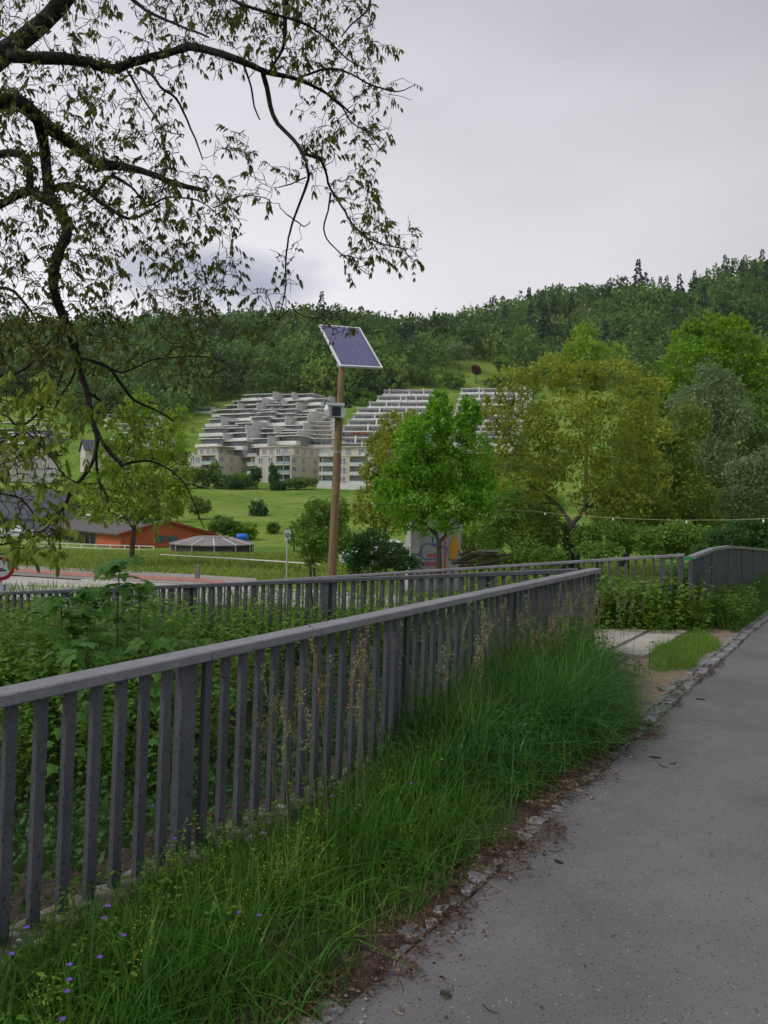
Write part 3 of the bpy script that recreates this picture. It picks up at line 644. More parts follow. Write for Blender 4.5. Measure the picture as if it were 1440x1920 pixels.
# small pale stepped rows between the grey complex and the pole
rows = [(522 + 9.5*k, 628 - .5*k, 838 - 8.6*k, 275 + 12*k) for k in range(8)]
terraces('small cream stepped terrace house between the grey complex and the wooden pole', rows, ('cream', 'cream', 'oldconc2'), 8, stag=False, rz=R(-14), uw=11)
rows = []
xl = [632, 634, 636, 640, 650, 660, 668, 690, 706, 718]
for k in range(10):
    t = k/9; rows.append((xl[k], 812 if k < 8 else 822, 846 - 11.6*k, 280 + 14*k))
terraces('white terraced apartment complex with long balcony bands right of the wooden pole', rows, ('whitewall', 'whitewall', 'oldconc2'), 11, stag=False, posts=True, rz=R(-8), uw=17, awn=((2, 0),))
rows = [(836 + 3*k, 962 + 4*k, 834 - 10.6*k, 286 + 14*k) for k in range(10)]
terraces('white terraced apartment complex behind the bright green tree, left of the yellow tree', rows, ('whitewall', 'whitewall', 'oldconc2'), 12, stag=False, posts=True, rz=R(-12), uw=15)
rows = [(-30, 92 - 2*k, 832 - 7.5*k, 300 + 13*k) for k in range(7)]
terraces('blue grey white terraced complex at the far left edge behind the branches', rows, ('whitewall', 'whitewall', 'darkconc'), 13, stag=True, rz=R(-18), uw=16)
rows = [(205 - 3*k, 300, 826 - 9*k, 280 + 13*k) for k in range(5)]
terraces('white terraced houses seen through the crown of the young left tree', rows, ('whitewall', 'whitewall', 'oldconc2'), 14, stag=False, rz=R(-12), uw=15)
rows = [(366, 398, 775, 372)]
terraces('small pale flat roofed house left of the top of the grey terraces', rows, ('whitewall', 'whitewall', 'oldconc2'), 15, stag=False, rz=R(-20), uw=15)

def gable_house(px, py, d, rz, Wd, Dp, H, rise, label, wallm, roofm, wins=(), over=.5, name='house', cat='house'):
    """gable end faces the camera (x), ridge runs back along y"""
    root = thing(name, label, cat, W(px, py, d), rz)
    h = Wd/2
    mb = MB(); mb.add([(-h, 0, -2), (h, 0, -2), (h, 0, H), (0, 0, H+rise), (-h, 0, H), (-h, Dp, -2), (h, Dp, -2), (h, Dp, H), (0, Dp, H+rise), (-h, Dp, H)],
                      [(0, 1, 2, 3, 4), (9, 8, 7, 6, 5), (0, 5, 6, 1), (1, 6, 7, 2), (0, 4, 9, 5)])
    link('wall', mb.mesh('wall', M[wallm]), root)
    sl = rise/h; t = .22
    for sgn in (-1, 1):
        mb = MB(); xe = sgn*(h+over); ze = H - sl*over
        pr = [(0, H+rise+.02), (xe, ze+.02), (xe, ze+.02+t), (0, H+rise+.02+t)]
        vs = [(x+(.002*sgn if x == 0 else 0), -over, z) for x, z in pr] + [(x+(.002*sgn if x == 0 else 0), Dp+over, z) for x, z in pr]
        mb.add(vs, [(0, 1, 2, 3), (7, 6, 5, 4), (0, 4, 5, 1), (1, 5, 6, 2), (2, 6, 7, 3), (3, 7, 4, 0)])
        link('roof', mb.mesh('roof', M[roofm]), root)
    for (x, z, wd, ht) in wins: window(root, x, z, wd, ht, 'front', 'win' if ht > 1 else 'glass', -.01)
    return root
gable_house(62, 890, 200, R(20), 11, 12, 4.0, 3.6, 'white gabled house with brown roof behind the branches at far left', 'whitewall', 'roofred', [(-3, .8, 1, 1.3), (0, .8, 1, 1.3), (3, .8, 1, 1.3), (0, 3.8, 1, 1.2)])
gable_house(155, 872, 230, R(-60), 9, 14, 4.5, 3.0, 'cream house with low roof behind the branches, left of the young tree', 'cream', 'roofslate', [(-2, 1, 1, 1.3), (2, 1, 1, 1.3)])
gable_house(15, 888, 190, R(50), 9, 11, 4.0, 3.4, 'brownish gabled house cropped by the left edge of the picture', 'cream', 'roofred', [(-2, 1, 1, 1.3), (2, 1, 1, 1.3)])
# big slate roofed barn
r = gable_house(128, 985, 118, R(84), 10, 15, 1.2, 3.9, 'large farm building with steep dark slate roof behind the orange stable', 'darkconc', 'roofslate', [], name='farm_building', cat='building')

# orange stable: gable end turned to the right, long roof running left
st = thing('stable', 'orange wooden stable with long brown roof and white ridge lights', 'stable', W(226, 1030, 90), R(40))
Wg, Lg, H_, rise = 11.8, 27.0, 1.75, 1.5
st.rotation_euler = (0, 0, R(40))
def spart(nm, mb, material): return link(nm, mb.mesh(nm, M[material]), st)
spart('gable_wall', MB().add([(0, 0, -1.5), (Wg, 0, -1.5), (Wg, 0, H_-.1), (Wg*.47, 0, H_+rise), (0, 0, H_), (0, 8, -1.5), (Wg, 8, -1.5), (Wg, 8, H_-.1), (Wg*.47, 8, H_+rise), (0, 8, H_)], [(0, 1, 2, 3, 4), (9, 8, 7, 6, 5), (1, 6, 7, 2), (0, 4, 9, 5)]), 'orange')
for k in range(15):
    x = .4 + k*.78; zt = H_ + rise*min(x/(Wg*.47), (Wg-x)/(Wg*.53)) - .2
    spart('batten', MB().box(x-.03, x+.03, -.03, -.001, -1.5, zt), 'orange')
spart('back_wall', MB().box(2.6, 2.9, 8, Lg, -1.5, H_+.7), 'darkconc')
for k in range(10): spart('post', MB().box(.05, .22, 8.3+k*2.05, 8.47+k*2.05, -1.5, H_-.1), 'graywood')
for k in range(9): spart('stall_front', MB().box(2.4, 2.59, 8.6+k*2.05, 10.1+k*2.05, -1.5, .6), 'graywood')
up = Vector((0, 0, .17))
def roofpl(v, nm='roof'):
    v = [Vector(q) for q in v]; spart(nm, MB().add(v + [q+up for q in v], [(3, 2, 1, 0), (4, 5, 6, 7), (0, 1, 5, 4), (1, 2, 6, 5), (2, 3, 7, 6), (3, 0, 4, 7)]), 'roofdark')
xr = Wg*.47; ov = .6
roofpl([(-ov, -.5, H_-.13), (xr-.005, -.5, H_+rise+.02), (xr-.005, Lg+.4, H_+rise+.02), (-ov, Lg+.4, H_-.13)])
roofpl([(xr+.005, -.5, H_+rise+.02), (Wg+ov, -.5, H_-.28), (Wg+ov, Lg+.4, H_-.28), (xr+.005, Lg+.4, H_+rise+.02)])
spart('verge_board', MB().beam((-ov, -.55, H_-.05), (xr, -.55, H_+rise+.1), .08, .28).beam((xr, -.55, H_+rise+.1), (Wg+ov, -.55, H_-.2), .08, .28), 'redtrim')
for k in range(11): spart('ridge_light', MB().box(xr-.35, xr+.35, 1.2+k*2.4, 3.4+k*2.4, H_+rise+.20, H_+rise+.36), 'whiteframe')
window(st, 4.8, .75, 1.35, .8, 'front', 'glass', -.04); window(st, 6.4, .75, 1.35, .8, 'front', 'glass', -.04)
window(st, 9.2, -.4, 1.9, 1.3, 'front', 'win', -.04, mull=2)
# paddock fence of white rails before it
pf = thing('paddock_fence', 'white rail fence in front of the orange stable', 'fence', W(150, 1024, 86))
for k in range(9):
    q = W(72+k*27, 1022+k*.9, 87) - pf.location; link('post', MB().box(-.05, .05, -.05, .05, -.9, .35).mesh('post', M['whiteframe']), pf, q)
for dz in (.28, -.12):
    a = W(72, 1022, 87)-pf.location+Vector((0, 0, dz)); b = W(288, 1029.2, 87)-pf.location+Vector((0, 0, dz)); link('rail', MB().beam(a, b, .04, .09).mesh('rail', M['whiteframe']), pf)

# low round horse walker with felt roof
hw_ = thing('horse_walker', 'low round horse walker with pale segmented felt roof and dark netting sides', 'pavilion', W(398, 1036, 82))
n = 12; r1 = 4.35; mb = MB(); seg = []
for k in range(n):
    a0 = 2*math.pi*(k+.5)/n; a1 = 2*math.pi*(k+1.5)/n; p0 = Vector((math.sin(a0)*r1*.97, math.cos(a0)*r1*.97, 0)); p1 = Vector((math.sin(a1)*r1*.97, math.cos(a1)*r1*.97, 0))
    link('side_panel', MB().add([p0+Vector((0,0,-1)), p1+Vector((0,0,-1)), p1+Vector((0,0,1.0)), p0+Vector((0,0,1.0)), p0*.98+Vector((0,0,-1)), p1*.98+Vector((0,0,-1)), p1*.98+Vector((0,0,1.0)), p0*.98+Vector((0,0,1.0))], [(0,1,2,3),(7,6,5,4),(3,2,6,7)]).mesh('side_panel', M['darkside']), hw_)
    e0 = p0/.97*1.02+Vector((0,0,.98)); e1 = p1/.97*1.02+Vector((0,0,.98)); q0 = p0*.46+Vector((0,0,1.62)); q1 = p1*.46+Vector((0,0,1.62)); dn = Vector((0,0,-.09))
    link('roof_panel', MB().add([e0, e1, q1, q0, e0+dn, e1+dn, q1+dn, q0+dn], [(0,1,2,3),(7,6,5,4),(0,4,5,1),(1,5,6,2),(2,6,7,3),(3,7,4,0)]).mesh('roof_panel', M['lightroof']), hw_)
    link('roof_batten', MB().beam(e0+Vector((0,0,.02)), q0+Vector((0,0,.03)), .10, .05).mesh('roof_batten', M['signwhite']), hw_)
    link('post', MB().box(-.05, .05, -.05, .05, -1, .98).mesh('post', M['galv']), hw_, p0/.97*1.0)
mb = MB(); mb.tube([(0, 0, 1.4), (0, 0, 1.75)], [2.0, 1.7], 12); link('roof_cap', mb.mesh('roof_cap', M['lightroof']), hw_)
bt = thing('water_tank', 'blue plastic tank lying behind the horse walker roof', 'tank', W(454, 1007, 88))
mb = MB(); mb.tube([(-.62, 0, 0), (-.55, 0, 0), (.55, 0, -.05), (.62, 0, -.05)], [.34, .42, .42, .34], 14); link('tank_body', mb.mesh('tank_body', M['blue'], True), bt)
for q in (-.35, 0, .35): link('rib', MB().tube([(q-.03, 0, -.02), (q+.03, 0, -.02)], .44, 14).mesh('rib', M['blue']), bt)
link('stand', MB().box(-.5, .5, -.3, .3, -2.6, -.4).mesh('stand', M['darkside']), bt)

# road in the valley, its red strip, gravel verge
def vr(px, py, z): return G(px, py, z)
def roadband(name, tops, bots, material, dz):
    a = []; b = []
    for (x, y) in tops: p = G(x, y, -2.1+dz); a.append(p)
    for (x, y) in bots: p = G(x, y, -2.1+dz); b.append(p)
    for q in a+b: q.z = -2.1+.12+dz
    return strip(name, a, b, M[material])
roadband('valley_road', [(-260, 1078), (100, 1087), (330, 1097), (480, 1106), (700, 1118), (860, 1128)], [(-260, 1124), (100, 1132), (330, 1138), (480, 1142), (700, 1150), (860, 1156)], 'road', 0)
roadband('red_verge_strip', [(-260, 1066), (30, 1070), (150, 1078), (330, 1086), (420, 1093)], [(-260, 1071), (30, 1076), (150, 1085), (330, 1093), (420, 1099)], 'redstrip', .03)
roadband('gravel_verge', [(-260, 1060), (30, 1063.5), (150, 1070), (330, 1079), (480, 1089)], [(-260, 1078), (30, 1082), (150, 1089), (330, 1099), (480, 1107)], 'gravel', .015)
roadband('kerb_band', [(-260, 1072), (30, 1077), (150, 1086)], [(-260, 1077.5), (30, 1083), (150, 1091)], 'graywood', .05)
pl = G(300, 1049, -2.0); pl2 = G(600, 1069, -2.0)
strip('meadow_path', [G(300, 1048.3, -1.95), G(440, 1056.3, -1.95), G(600, 1067.3, -1.95)], [G(300, 1050, -1.95), G(440, 1058.3, -1.95), G(600, 1069.6, -1.95)], M['cream'])
for o in C.objects:
    if o.name == 'meadow_path':
        for v in o.data.vertices: v.co.z = -1.62

# ------------------------------------------------------------------ pole with solar panel and housing
pd_ = 17.0
top = W(640, 686, pd_); bot = W(622, 1085, pd_); dn = (bot-top).normalized(); bot = top + dn*7.0
pole = thing('wooden_pole', 'tall round wooden pole carrying a solar panel and a white lamp housing', 'pole', bot)
n = 12; pp = [top + (bot-top)*(k/n) for k in range(n+1)]; MB().tube([p for p in pp], [.078 + .034*k/n + random.uniform(-.001, .001) for k in range(n+1)], 14).build('shaft', M['wood'], pole, True)
MB().tube([top+dn*.95, top+dn*.965], [.087, .087], 14).build('band', M['steel'], pole)
MB().tube([top+dn*1.9+Vector((0,0,0)), top+dn*1.93], [.094, .094], 14).build('band', M['galv'], pole)
# cable stapled down the pole
MB().tube([top+dn*(.05+.35*k)+Vector((-.07-.002*k + .012*math.sin(k*2), -.05, 0)) for k in range(5)], .009, 5).build('cable', M['black'], pole)
sp = thing('solar_panel', 'tilted solar panel with silver frame on top of the wooden pole', 'solar panel', W(640, 686, 16.85))
c0 = W(638, 686, 16.85); c1 = W(718, 690, 17.32); c3 = W(592, 598, 18.0)
e1 = (c1-c0); e2 = (c3-c0); e2 -= e1.normalized()*e2.dot(e1.normalized()); e1l = e1.length; e2l = e2.length; nx = e1.normalized(); ny = e2.normalized(); nzv = nx.cross(ny)
T = Matrix((( nx.x, ny.x, nzv.x, 0), (nx.y, ny.y, nzv.y, 0), (nx.z, ny.z, nzv.z, 0), (0, 0, 0, 1)))
T = Matrix.Translation(c0) @ T; T = Matrix.Translation(-sp.location) @ T
def ploc(nm, mb, material): return link(nm, mb.mesh(nm, M[material]), sp)
e2l = min(e2l, 1.62)
ploc('backsheet', MB().box(.02, e1l-.02, .02, e2l-.02, -.028, 0, T), 'cellgap')
cells = MB().box(-.5, .5, -.5, .5, 0, .004)
nc, nrw = 6, 10; cw = (e1l-.07)/nc; chh = (e2l-.07)/nrw
for i in range(nc):
    for j in range(nrw):
        cx = .035+cw*(i+.5); cy = .035+chh*(j+.5); a = cw/2-.0025; b = chh/2-.0025; cc = .018
        mb = MB(); pr = [(-a+cc, -b), (a-cc, -b), (a, -b+cc), (a, b-cc), (a-cc, b), (-a+cc, b), (-a, b-cc), (-a, -b+cc)]
        vs = [T @ Vector((cx+x, cy+y, .001)) for x, y in pr] + [T @ Vector((cx+x, cy+y, .004)) for x, y in pr]
        mb.add(vs, [tuple(range(8))[::-1], tuple(range(8, 16))] + [(q, (q+1) % 8, 8+(q+1) % 8, 8+q) for q in range(8)])
        link('solar_cell', mb.mesh('solar_cell', M['cell']), sp)
fr = MB(); t = .034
for b in ((0, e1l, 0, t), (0, e1l, e2l-t, e2l), (0, t, t, e2l-t), (e1l-t, e1l, t, e2l-t)): fr.box(b[0], b[1], b[2], b[3], -.038, .012, T)
ploc('frame', fr, 'alu')
ploc('mounting_bracket', MB().box(.0, .30, .10, .18, -.12, -.04, T).box(.0, .30, .5, .56, -.10, -.04, T), 'galv')
MB().beam(top+Vector((0, 0, -.5)), sp.location + (T @ Vector((.18, .55, -.07))), .04, .04).build('strut', M['galv'], pole)
# white housing: a hooded box with a dark lens panel below
hb = thing('lamp_housing', 'white hooded projector housing with dark lens strapped to the wooden pole', 'lamp', W(628, 771, pd_-.26), R(14))
pr = [(-.215, -.17, .02), (-.17, -.17, .155), (.10, -.17, .155), (.215, -.17, .02), (.17, -.17, -.15), (-.16, -.17, -.13)]
mb = MB(); fr_ = [Vector((x*.98, -.22, z-.02)) for x, _, z in pr]; bk = [Vector((x*1.0, .19, z+.02)) for x, _, z in pr]; n6 = 6
mb.add(fr_+bk, [tuple(range(6)), tuple(range(6, 12))[::-1]] + [(q, 6+q, 6+(q+1) % 6, (q+1) % 6) for q in range(6)])
o = link('body', mb.mesh('body', M['housing']), hb); bv = o.modifiers.new('bevel', 'BEVEL'); bv.width = .018; bv.segments = 3
o = link('hood', MB().box(-.225, .16, -.27, -.2, .09, .15).mesh('hood', M['housing']), hb)
link('lens', MB().box(-.10, .085, -.245, -.216, -.125, .07).mesh('lens', M['black']), hb)
link('side_panel', MB().box(-.155, -.11, -.24, -.217, -.11, .05).mesh('side_panel', M['cellgap']), hb)
link('bracket', MB().box(.02, .12, .188, .28, -.12, .12).mesh('bracket', M['steel']), hb)

# ------------------------------------------------------------------ signs, posts, wall, string lights
sg = thing('road_sign', 'round red and white traffic sign at the left edge above the dark railing', 'sign', W(2, 1110, 19))
c = W(2, 1066, 19); fc = (Vector((0, 0, EYE))-c); fc.z = 0; fc.normalize()
def disc(c, r, t0, t1, f, nseg=36):
    return MB().tube([c+f*t0, c+f*t1], [r, r], nseg)
disc(c, .30, 0, .02, fc).build('back_plate', M['galv'], sg); disc(c, .292, .021, .026, fc).build('red_ring', M['signred'], sg); disc(c, .205, .027, .031, fc).build('white_field', M['signwhite'], sg)
rt = Vector((-fc.y, fc.x, 0)); 
mb = MB(); mb.beam(c+fc*.034+rt*-.11+Vector((0,0,-.06)), c+fc*.034+rt*.11+Vector((0,0,-.04)), .006, .035); mb.beam(c+fc*.034+rt*-.06+Vector((0,0,-.02)), c+fc*.034+rt*.05+Vector((0,0,.01)), .006, .03); mb.build('symbol', M['paintblack'], sg)
cp = c+Vector((0, 0, -.47)); MB().beam(cp-rt*.24, cp+rt*.18, .02, .20).build('text_plate', M['signwhite'], sg)
mb = MB(); q0 = cp+fc*.016+rt*.085
mb.beam(q0+Vector((0,0,.055)), q0+Vector((0,0,-.055)), .02, .008, up=fc); mb.beam(q0+rt*-.03+Vector((0,0,.05)), q0+rt*.03+Vector((0,0,.05)), .008, .014); mb.beam(q0+rt*-.03+Vector((0,0,-.05)), q0+rt*.03+Vector((0,0,-.05)), .008, .014); mb.build('lettering', M['paintblack'], sg)
MB().tube([c-fc*.04+Vector((0,0,.3)), Vector((c.x-fc.x*.04, c.y-fc.y*.04, -2.2))], .03, 10).build('post', M['galv'], sg)

s2 = thing('road_sign', 'small sign on a thin grey post standing in the meadow left of the wooden pole', 'sign', W(539, 1062, 34))
a = W(539, 993, 34); f2 = Vector((.45, -1, 0)).normalized(); r2 = Vector((-f2.y, f2.x, 0))
MB().tube([a, Vector((a.x, a.y, -2.3))], .035, 8).build('post', M['galv'], s2)
cc = W(539.5, 1004, 33.9); MB().beam(cc-r2*.13, cc+r2*.13, .02, .50).build('plate', M['signwhite'], s2); disc(cc+Vector((0,0,0)), .10, .012, .018, f2, 20).build('symbol', M['black'], s2); disc(cc, .045, .019, .024, f2, 16).build('symbol_centre', M['signwhite'], s2)
bo = thing('marker_post', 'short weathered concrete marker post beside the valley road', 'post', G(370, 1090, -2.1))
MB().add(*(lambda p: ([p+Vector(v) for v in ((-.11,-.09,-.1),(.11,-.09,-.1),(.11,.09,-.1),(-.11,.09,-.1),(-.095,-.08,.80),(.095,-.08,.80),(.095,.08,.80),(-.095,.08,.80),(0,0,.84))], [(0,1,5,4),(1,2,6,5),(2,3,7,6),(3,0,4,7),(4,5,8),(5,6,8),(6,7,8),(7,4,8)]))(Vector(bo.location))).build('shaft', M['graywood'], bo)
lm = thing('street_lamp', 'thin grey lamp mast in front of the middle apartment block', 'street lamp', W(530.5, 927, 236))
pb = W(530.5, 927, 236); pt_ = W(532, 846, 236); MB().tube([pb, pt_], [.16, .11], 8).build('mast', M['galv'], lm); MB().beam(pt_+Vector((-.5, 0, 0)), pt_+Vector((.5, 0, 0)), .3, .2).build('lamp_head', M['galv'], lm)

# concrete pier with graffiti behind the bright green tree
gp = thing('concrete_pier', 'grey concrete bridge pier with blue, pink and orange graffiti behind the bright green tree', 'pier', W(800, 1075, 34), R(20))
px_m = 34/1440
zb, zt = -1.5, 2.75
part(gp, 'front_wall', M['pier'], (-.42, 1.02, 0, .55, zb, zt))
part(gp, 'left_buttress', M['pier'], (-.82, -.423, -.10, .55, zb, zt))
part(gp, 'right_wall', M['pier'], (1.023, 1.72, .12, .9, zb, zt))
def spray(nm, pts, rad, material, y=-.012):
    mb = MB(); P = [Vector((x, y, z)) for x, z in pts]
    for a, b in zip(P[:-1], P[1:]): mb.beam(a, b, .012, rad*2, up=(b-a).cross(Vector((0, 1, 0))))
    return link(nm, mb.mesh(nm, M[material]), gp)
def arc(cx, cz, rx, rz_, a0, a1, n=14): return [(cx+rx*math.cos(R(a0+(a1-a0)*k/n)), cz+rz_*math.sin(R(a0+(a1-a0)*k/n))) for k in range(n+1)]
spray('blue_graffiti', arc(.05, .96, .36, .36, 60, 290) + [(.35, .62), (.52, .66), (.55, .74), (.42, .80), (.34, .92)], .022, 'paintblue')
spray('blue_graffiti', [(.22, 1.30), (.32, 1.22), (.50, 1.18), (.75, 1.20), (.95, 1.12)], .022, 'paintblue', -.014)
spray('blue_graffiti', arc(.38, 1.62, .13, .36, 80, 330), .022, 'paintblue', -.016)
spray('blue_graffiti', arc(.80, 1.0, .16, .18, -100, 100), .018, 'paintblue', -.018)
for k in range(7): spray('pink_graffiti', [(.02+k*.09, .86+.03*(k % 2)), (.04+k*.09, .70), (.07+k*.09, .84)], .014, 'paintred', -.020)
for k in range(5): spray('violet_graffiti', [(-.30+k*.16, .28+.05*(k % 2)), (-.22+k*.16, .52), (-.16+k*.16, .30), (-.12+k*.16, .50)], .016, 'paintviolet' if k % 2 else 'paintred', -.022)
for k in range(3): spray('red_graffiti', arc(.15+k*.2, .05-.02*k, .08, .12, 30, 300), .018, 'paintred', -.024)
spray('red_graffiti', [(.86, 1.75), (.85, 1.1), (.87, .4), (.85, -.1)], .03, 'paintred', -.026)
spray('red_graffiti', [(.25, -.1), (.33, .18), (.42, -.1), (.52, .15), (.62, -.12)], .022, 'paintred', -.028)
for k in range(3): spray('orange_graffiti', [(.90+.02*k, .3-.14*k), (.98, .22-.14*k)], .04, 'paintorange', -.030)
spray('black_tag', arc(-.66, .82, .06, .06, 0, 330, 8), .012, 'paintblack', -.112); spray('black_tag', [(-.58, .90), (-.50, .78), (-.46, .92), (-.43, .80)], .012, 'paintblack', -.114)
mb = MB(); pr = [(1.16, .62), (1.42, .60), (1.58, .80), (1.62, 1.10), (1.56, 1.45), (1.42, 1.78), (1.28, 1.50), (1.16, 1.05)]
mb.add([(x, .108, z) for x, z in pr] + [(x, .117, z) for x, z in pr], [tuple(range(8)), tuple(range(8, 16))[::-1]]); link('orange_graffiti', mb.mesh('orange_graffiti', M['paintorange']), gp)
spray('black_graffiti', [(1.08, .62), (1.3, .56), (1.52, .58), (1.70, .60)], .02, 'paintblack', .10)
spray('blue_graffiti', [(1.62, 1.0), (1.6, .75)], .04, 'paintblue', .10)
# stack of dark logs right of the pier
lg = thing('log_pile', 'dark heap of old logs and planks right of the graffiti pier', 'wood pile', W(890, 1060, 32))
for k in range(16):
    a = W(846+random.uniform(0, 60), 1046+random.uniform(-8, 22), 32+random.uniform(-.6, .6)); v = Vector((random.uniform(.5, 1.5), random.uniform(-.5, .5), random.uniform(.0, .35)))
    MB().tube([a, a+v*.5+Vector((0,0,.02)), a+v], [.07, .065, .05], 7).build('log', M['bark2'], lg)
MB().beam(W(896, 1032, 32), W(938, 1034, 31.5), .45, .05).build('plank', M['graywood'], lg)

# string lights across the valley
def string(label, pts, d0, d1, bulbs):
    p0 = W(pts[0][0], pts[0][1], d0); o = thing('string_light', label, 'string light', p0)
    P = []; n = len(pts)
    for k, (x, y) in enumerate(pts): P.append(W(x, y, d0+(d1-d0)*k/(n-1)))
    Q = []
    for a, b in zip(P[:-1], P[1:]):
        for t in (0, .25, .5, .75): q = a.lerp(b, t); q.z -= .02*math.sin(t*math.pi); Q.append(q)
    Q.append(P[-1]); MB().tube(Q, .0075, 5).build('wire', M['wire'], o)
    xs = [p.x/p.y for p in Q]
    for bx in bulbs:
        u = (bx-720)/1440; k = min(range(len(Q)), key=lambda i: abs(xs[i]-u)); q = Q[k] if k == len(Q)-1 else Q[k].lerp(Q[k+1], max(0, min(1, (u-xs[k])/(xs[k+1]-xs[k]+1e-9))))
        link('bulb', MB().tube([(0, 0, -.01), (0, 0, -.04), (0, 0, -.055), (0, 0, -.085), (0, 0, -.10)], [.012, .013, .024, .028, .012], 8).mesh('bulb', M['bulb'], True), o, q - p0)
    return o
string('string of white bulbs hanging in front of the yellow tree at right', [(700, 942), (860, 950), (1000, 958), (1080, 966), (1200, 973), (1320, 975), (1460, 971)], 37, 20, [1022, 1150, 1287, 1432])
string('string of white bulbs crossing the meadow behind the wooden pole', [(300, 885), (400, 917), (480, 934), (570, 942), (699, 942)], 42, 37.2, [470, 690])

# parked cars
def car(px, py, d, rz, label, body):
    o = thing('parked_car', label, 'car', W(px, py, d), rz)
    prof = [(-2.1, .25), (-2.1, .75), (-1.25, .92), (-.7, 1.42), (.9, 1.45), (1.55, .98), (2.05, .9), (2.12, .3)]
    mb = MB(); k = len(prof); vs = [(x, -.85 if z < 1.2 else -.68, z) for x, z in prof] + [(x, .85 if z < 1.2 else .68, z) for x, z in prof]
    mb.add(vs, [tuple(range(k)), tuple(range(k, 2*k))[::-1]] + [(i, k+i, k+(i+1) % k, (i+1) % k) for i in range(k)]); b = link('body', mb.mesh('body', M[body]), o); bv = b.modifiers.new('bevel', 'BEVEL'); bv.width = .08; bv.segments = 2
    for sg_ in (-1, 1):
        link('window', MB().add([(-1.1, sg_*.80, .95), (1.35, sg_*.80, .98), (.82, sg_*.695, 1.37), (-.68, sg_*.695, 1.36), (-1.1, sg_*.83, .95), (1.35, sg_*.83, .98), (.82, sg_*.73, 1.37), (-.68, sg_*.73, 1.36)], [(4, 5, 6, 7), (3, 2, 1, 0), (4, 7, 3, 0), (5, 1, 2, 6)]).mesh('window', M['glass']), o)
        for x in (-1.3, 1.35): link('wheel', MB().tube([(x, sg_*.68, .3), (x, sg_*.88, .3)], .31, 14).mesh('wheel', M['tyre']), o)
    link('windscreen', MB().add([(-1.27, -.6, .95), (-1.27, .6, .95), (-.74, .55, 1.4), (-.74, -.55, 1.4)], [(0, 1, 2, 3)]).mesh('windscreen', M['glass']), o)
    return o
car(22, 1010, 84, R(8), 'white car parked on the lane at far left before the slate roofed building', 'carwhite')
car(712, 1064, 40, R(5), 'small white car half hidden by shrubs left of the graffiti pier', 'carwhite')
tc_ = thing('barrier', 'small red and white barrier block beside the graffiti pier', 'barrier', W(764, 1046, 37))
link('body', MB().box(-.12, .12, -.1, .1, -.3, .18).mesh('body', M['signred']), tc_); link('stripe', MB().box(-.124, .124, -.104, .104, -.05, .04).mesh('stripe', M['signwhite']), tc_)

# ------------------------------------------------------------------ trees
def crown_leaves(lobes, n, size, clump=16, spread=.16, up=.25, droop=0.0, face=.8):
    """leaves gathered in clumps over the outside of several lobes (cx,cy,cz,rx,ry,rz)"""
    Lb = np.array(lobes, float); wt = Lb[:, 3]*Lb[:, 5]; wt /= wt.sum(); nc_ = max(1, n//clump)
    li = rng.choice(len(Lb), nc_, p=wt); d = rdir(nc_, .25); rad = rng.uniform(.45, 1.02, nc_)**.55
    d2 = d*rad[:, None]*Lb[li, 3:6]; cen = Lb[li, :3] + d2
    sz = Lb[li, 3:6]*spread
    P = np.repeat(cen, clump, 0) + rng.normal(size=(nc_*clump, 3))*np.repeat(sz, clump, 0)*np.repeat(rng.uniform(.5, 1.3, nc_), clump)[:, None]
    out = np.repeat(d, clump, 0)
    D = unit(out*.5 + rdir(len(P), -droop) ); Nn = unit(rdir(len(P), up) + out*face)
    Ln = rng.uniform(.45, 1.45, len(P))*size
    return leaves(P, D, Nn, Ln, Ln*rng.uniform(.6, .85, len(P)))
def wiggle(a, b, n, amp, sag=0.0):
    a, b = Vector(a), Vector(b); L_ = (b-a).length; out = []; o = Vector([random.uniform(0, 99) for _ in range(3)])
    for k in range(n+1):
        t = k/n; q = a.lerp(b, t); e = math.sin(t*math.pi)
        q += mnoise.noise_vector(o+Vector((t*2.5, 0, 0)))*amp*L_*min(1, 3*t)*(1 if k < n else .3) + Vector((0, 0, sag*L_*e)); out.append(q)
    return out
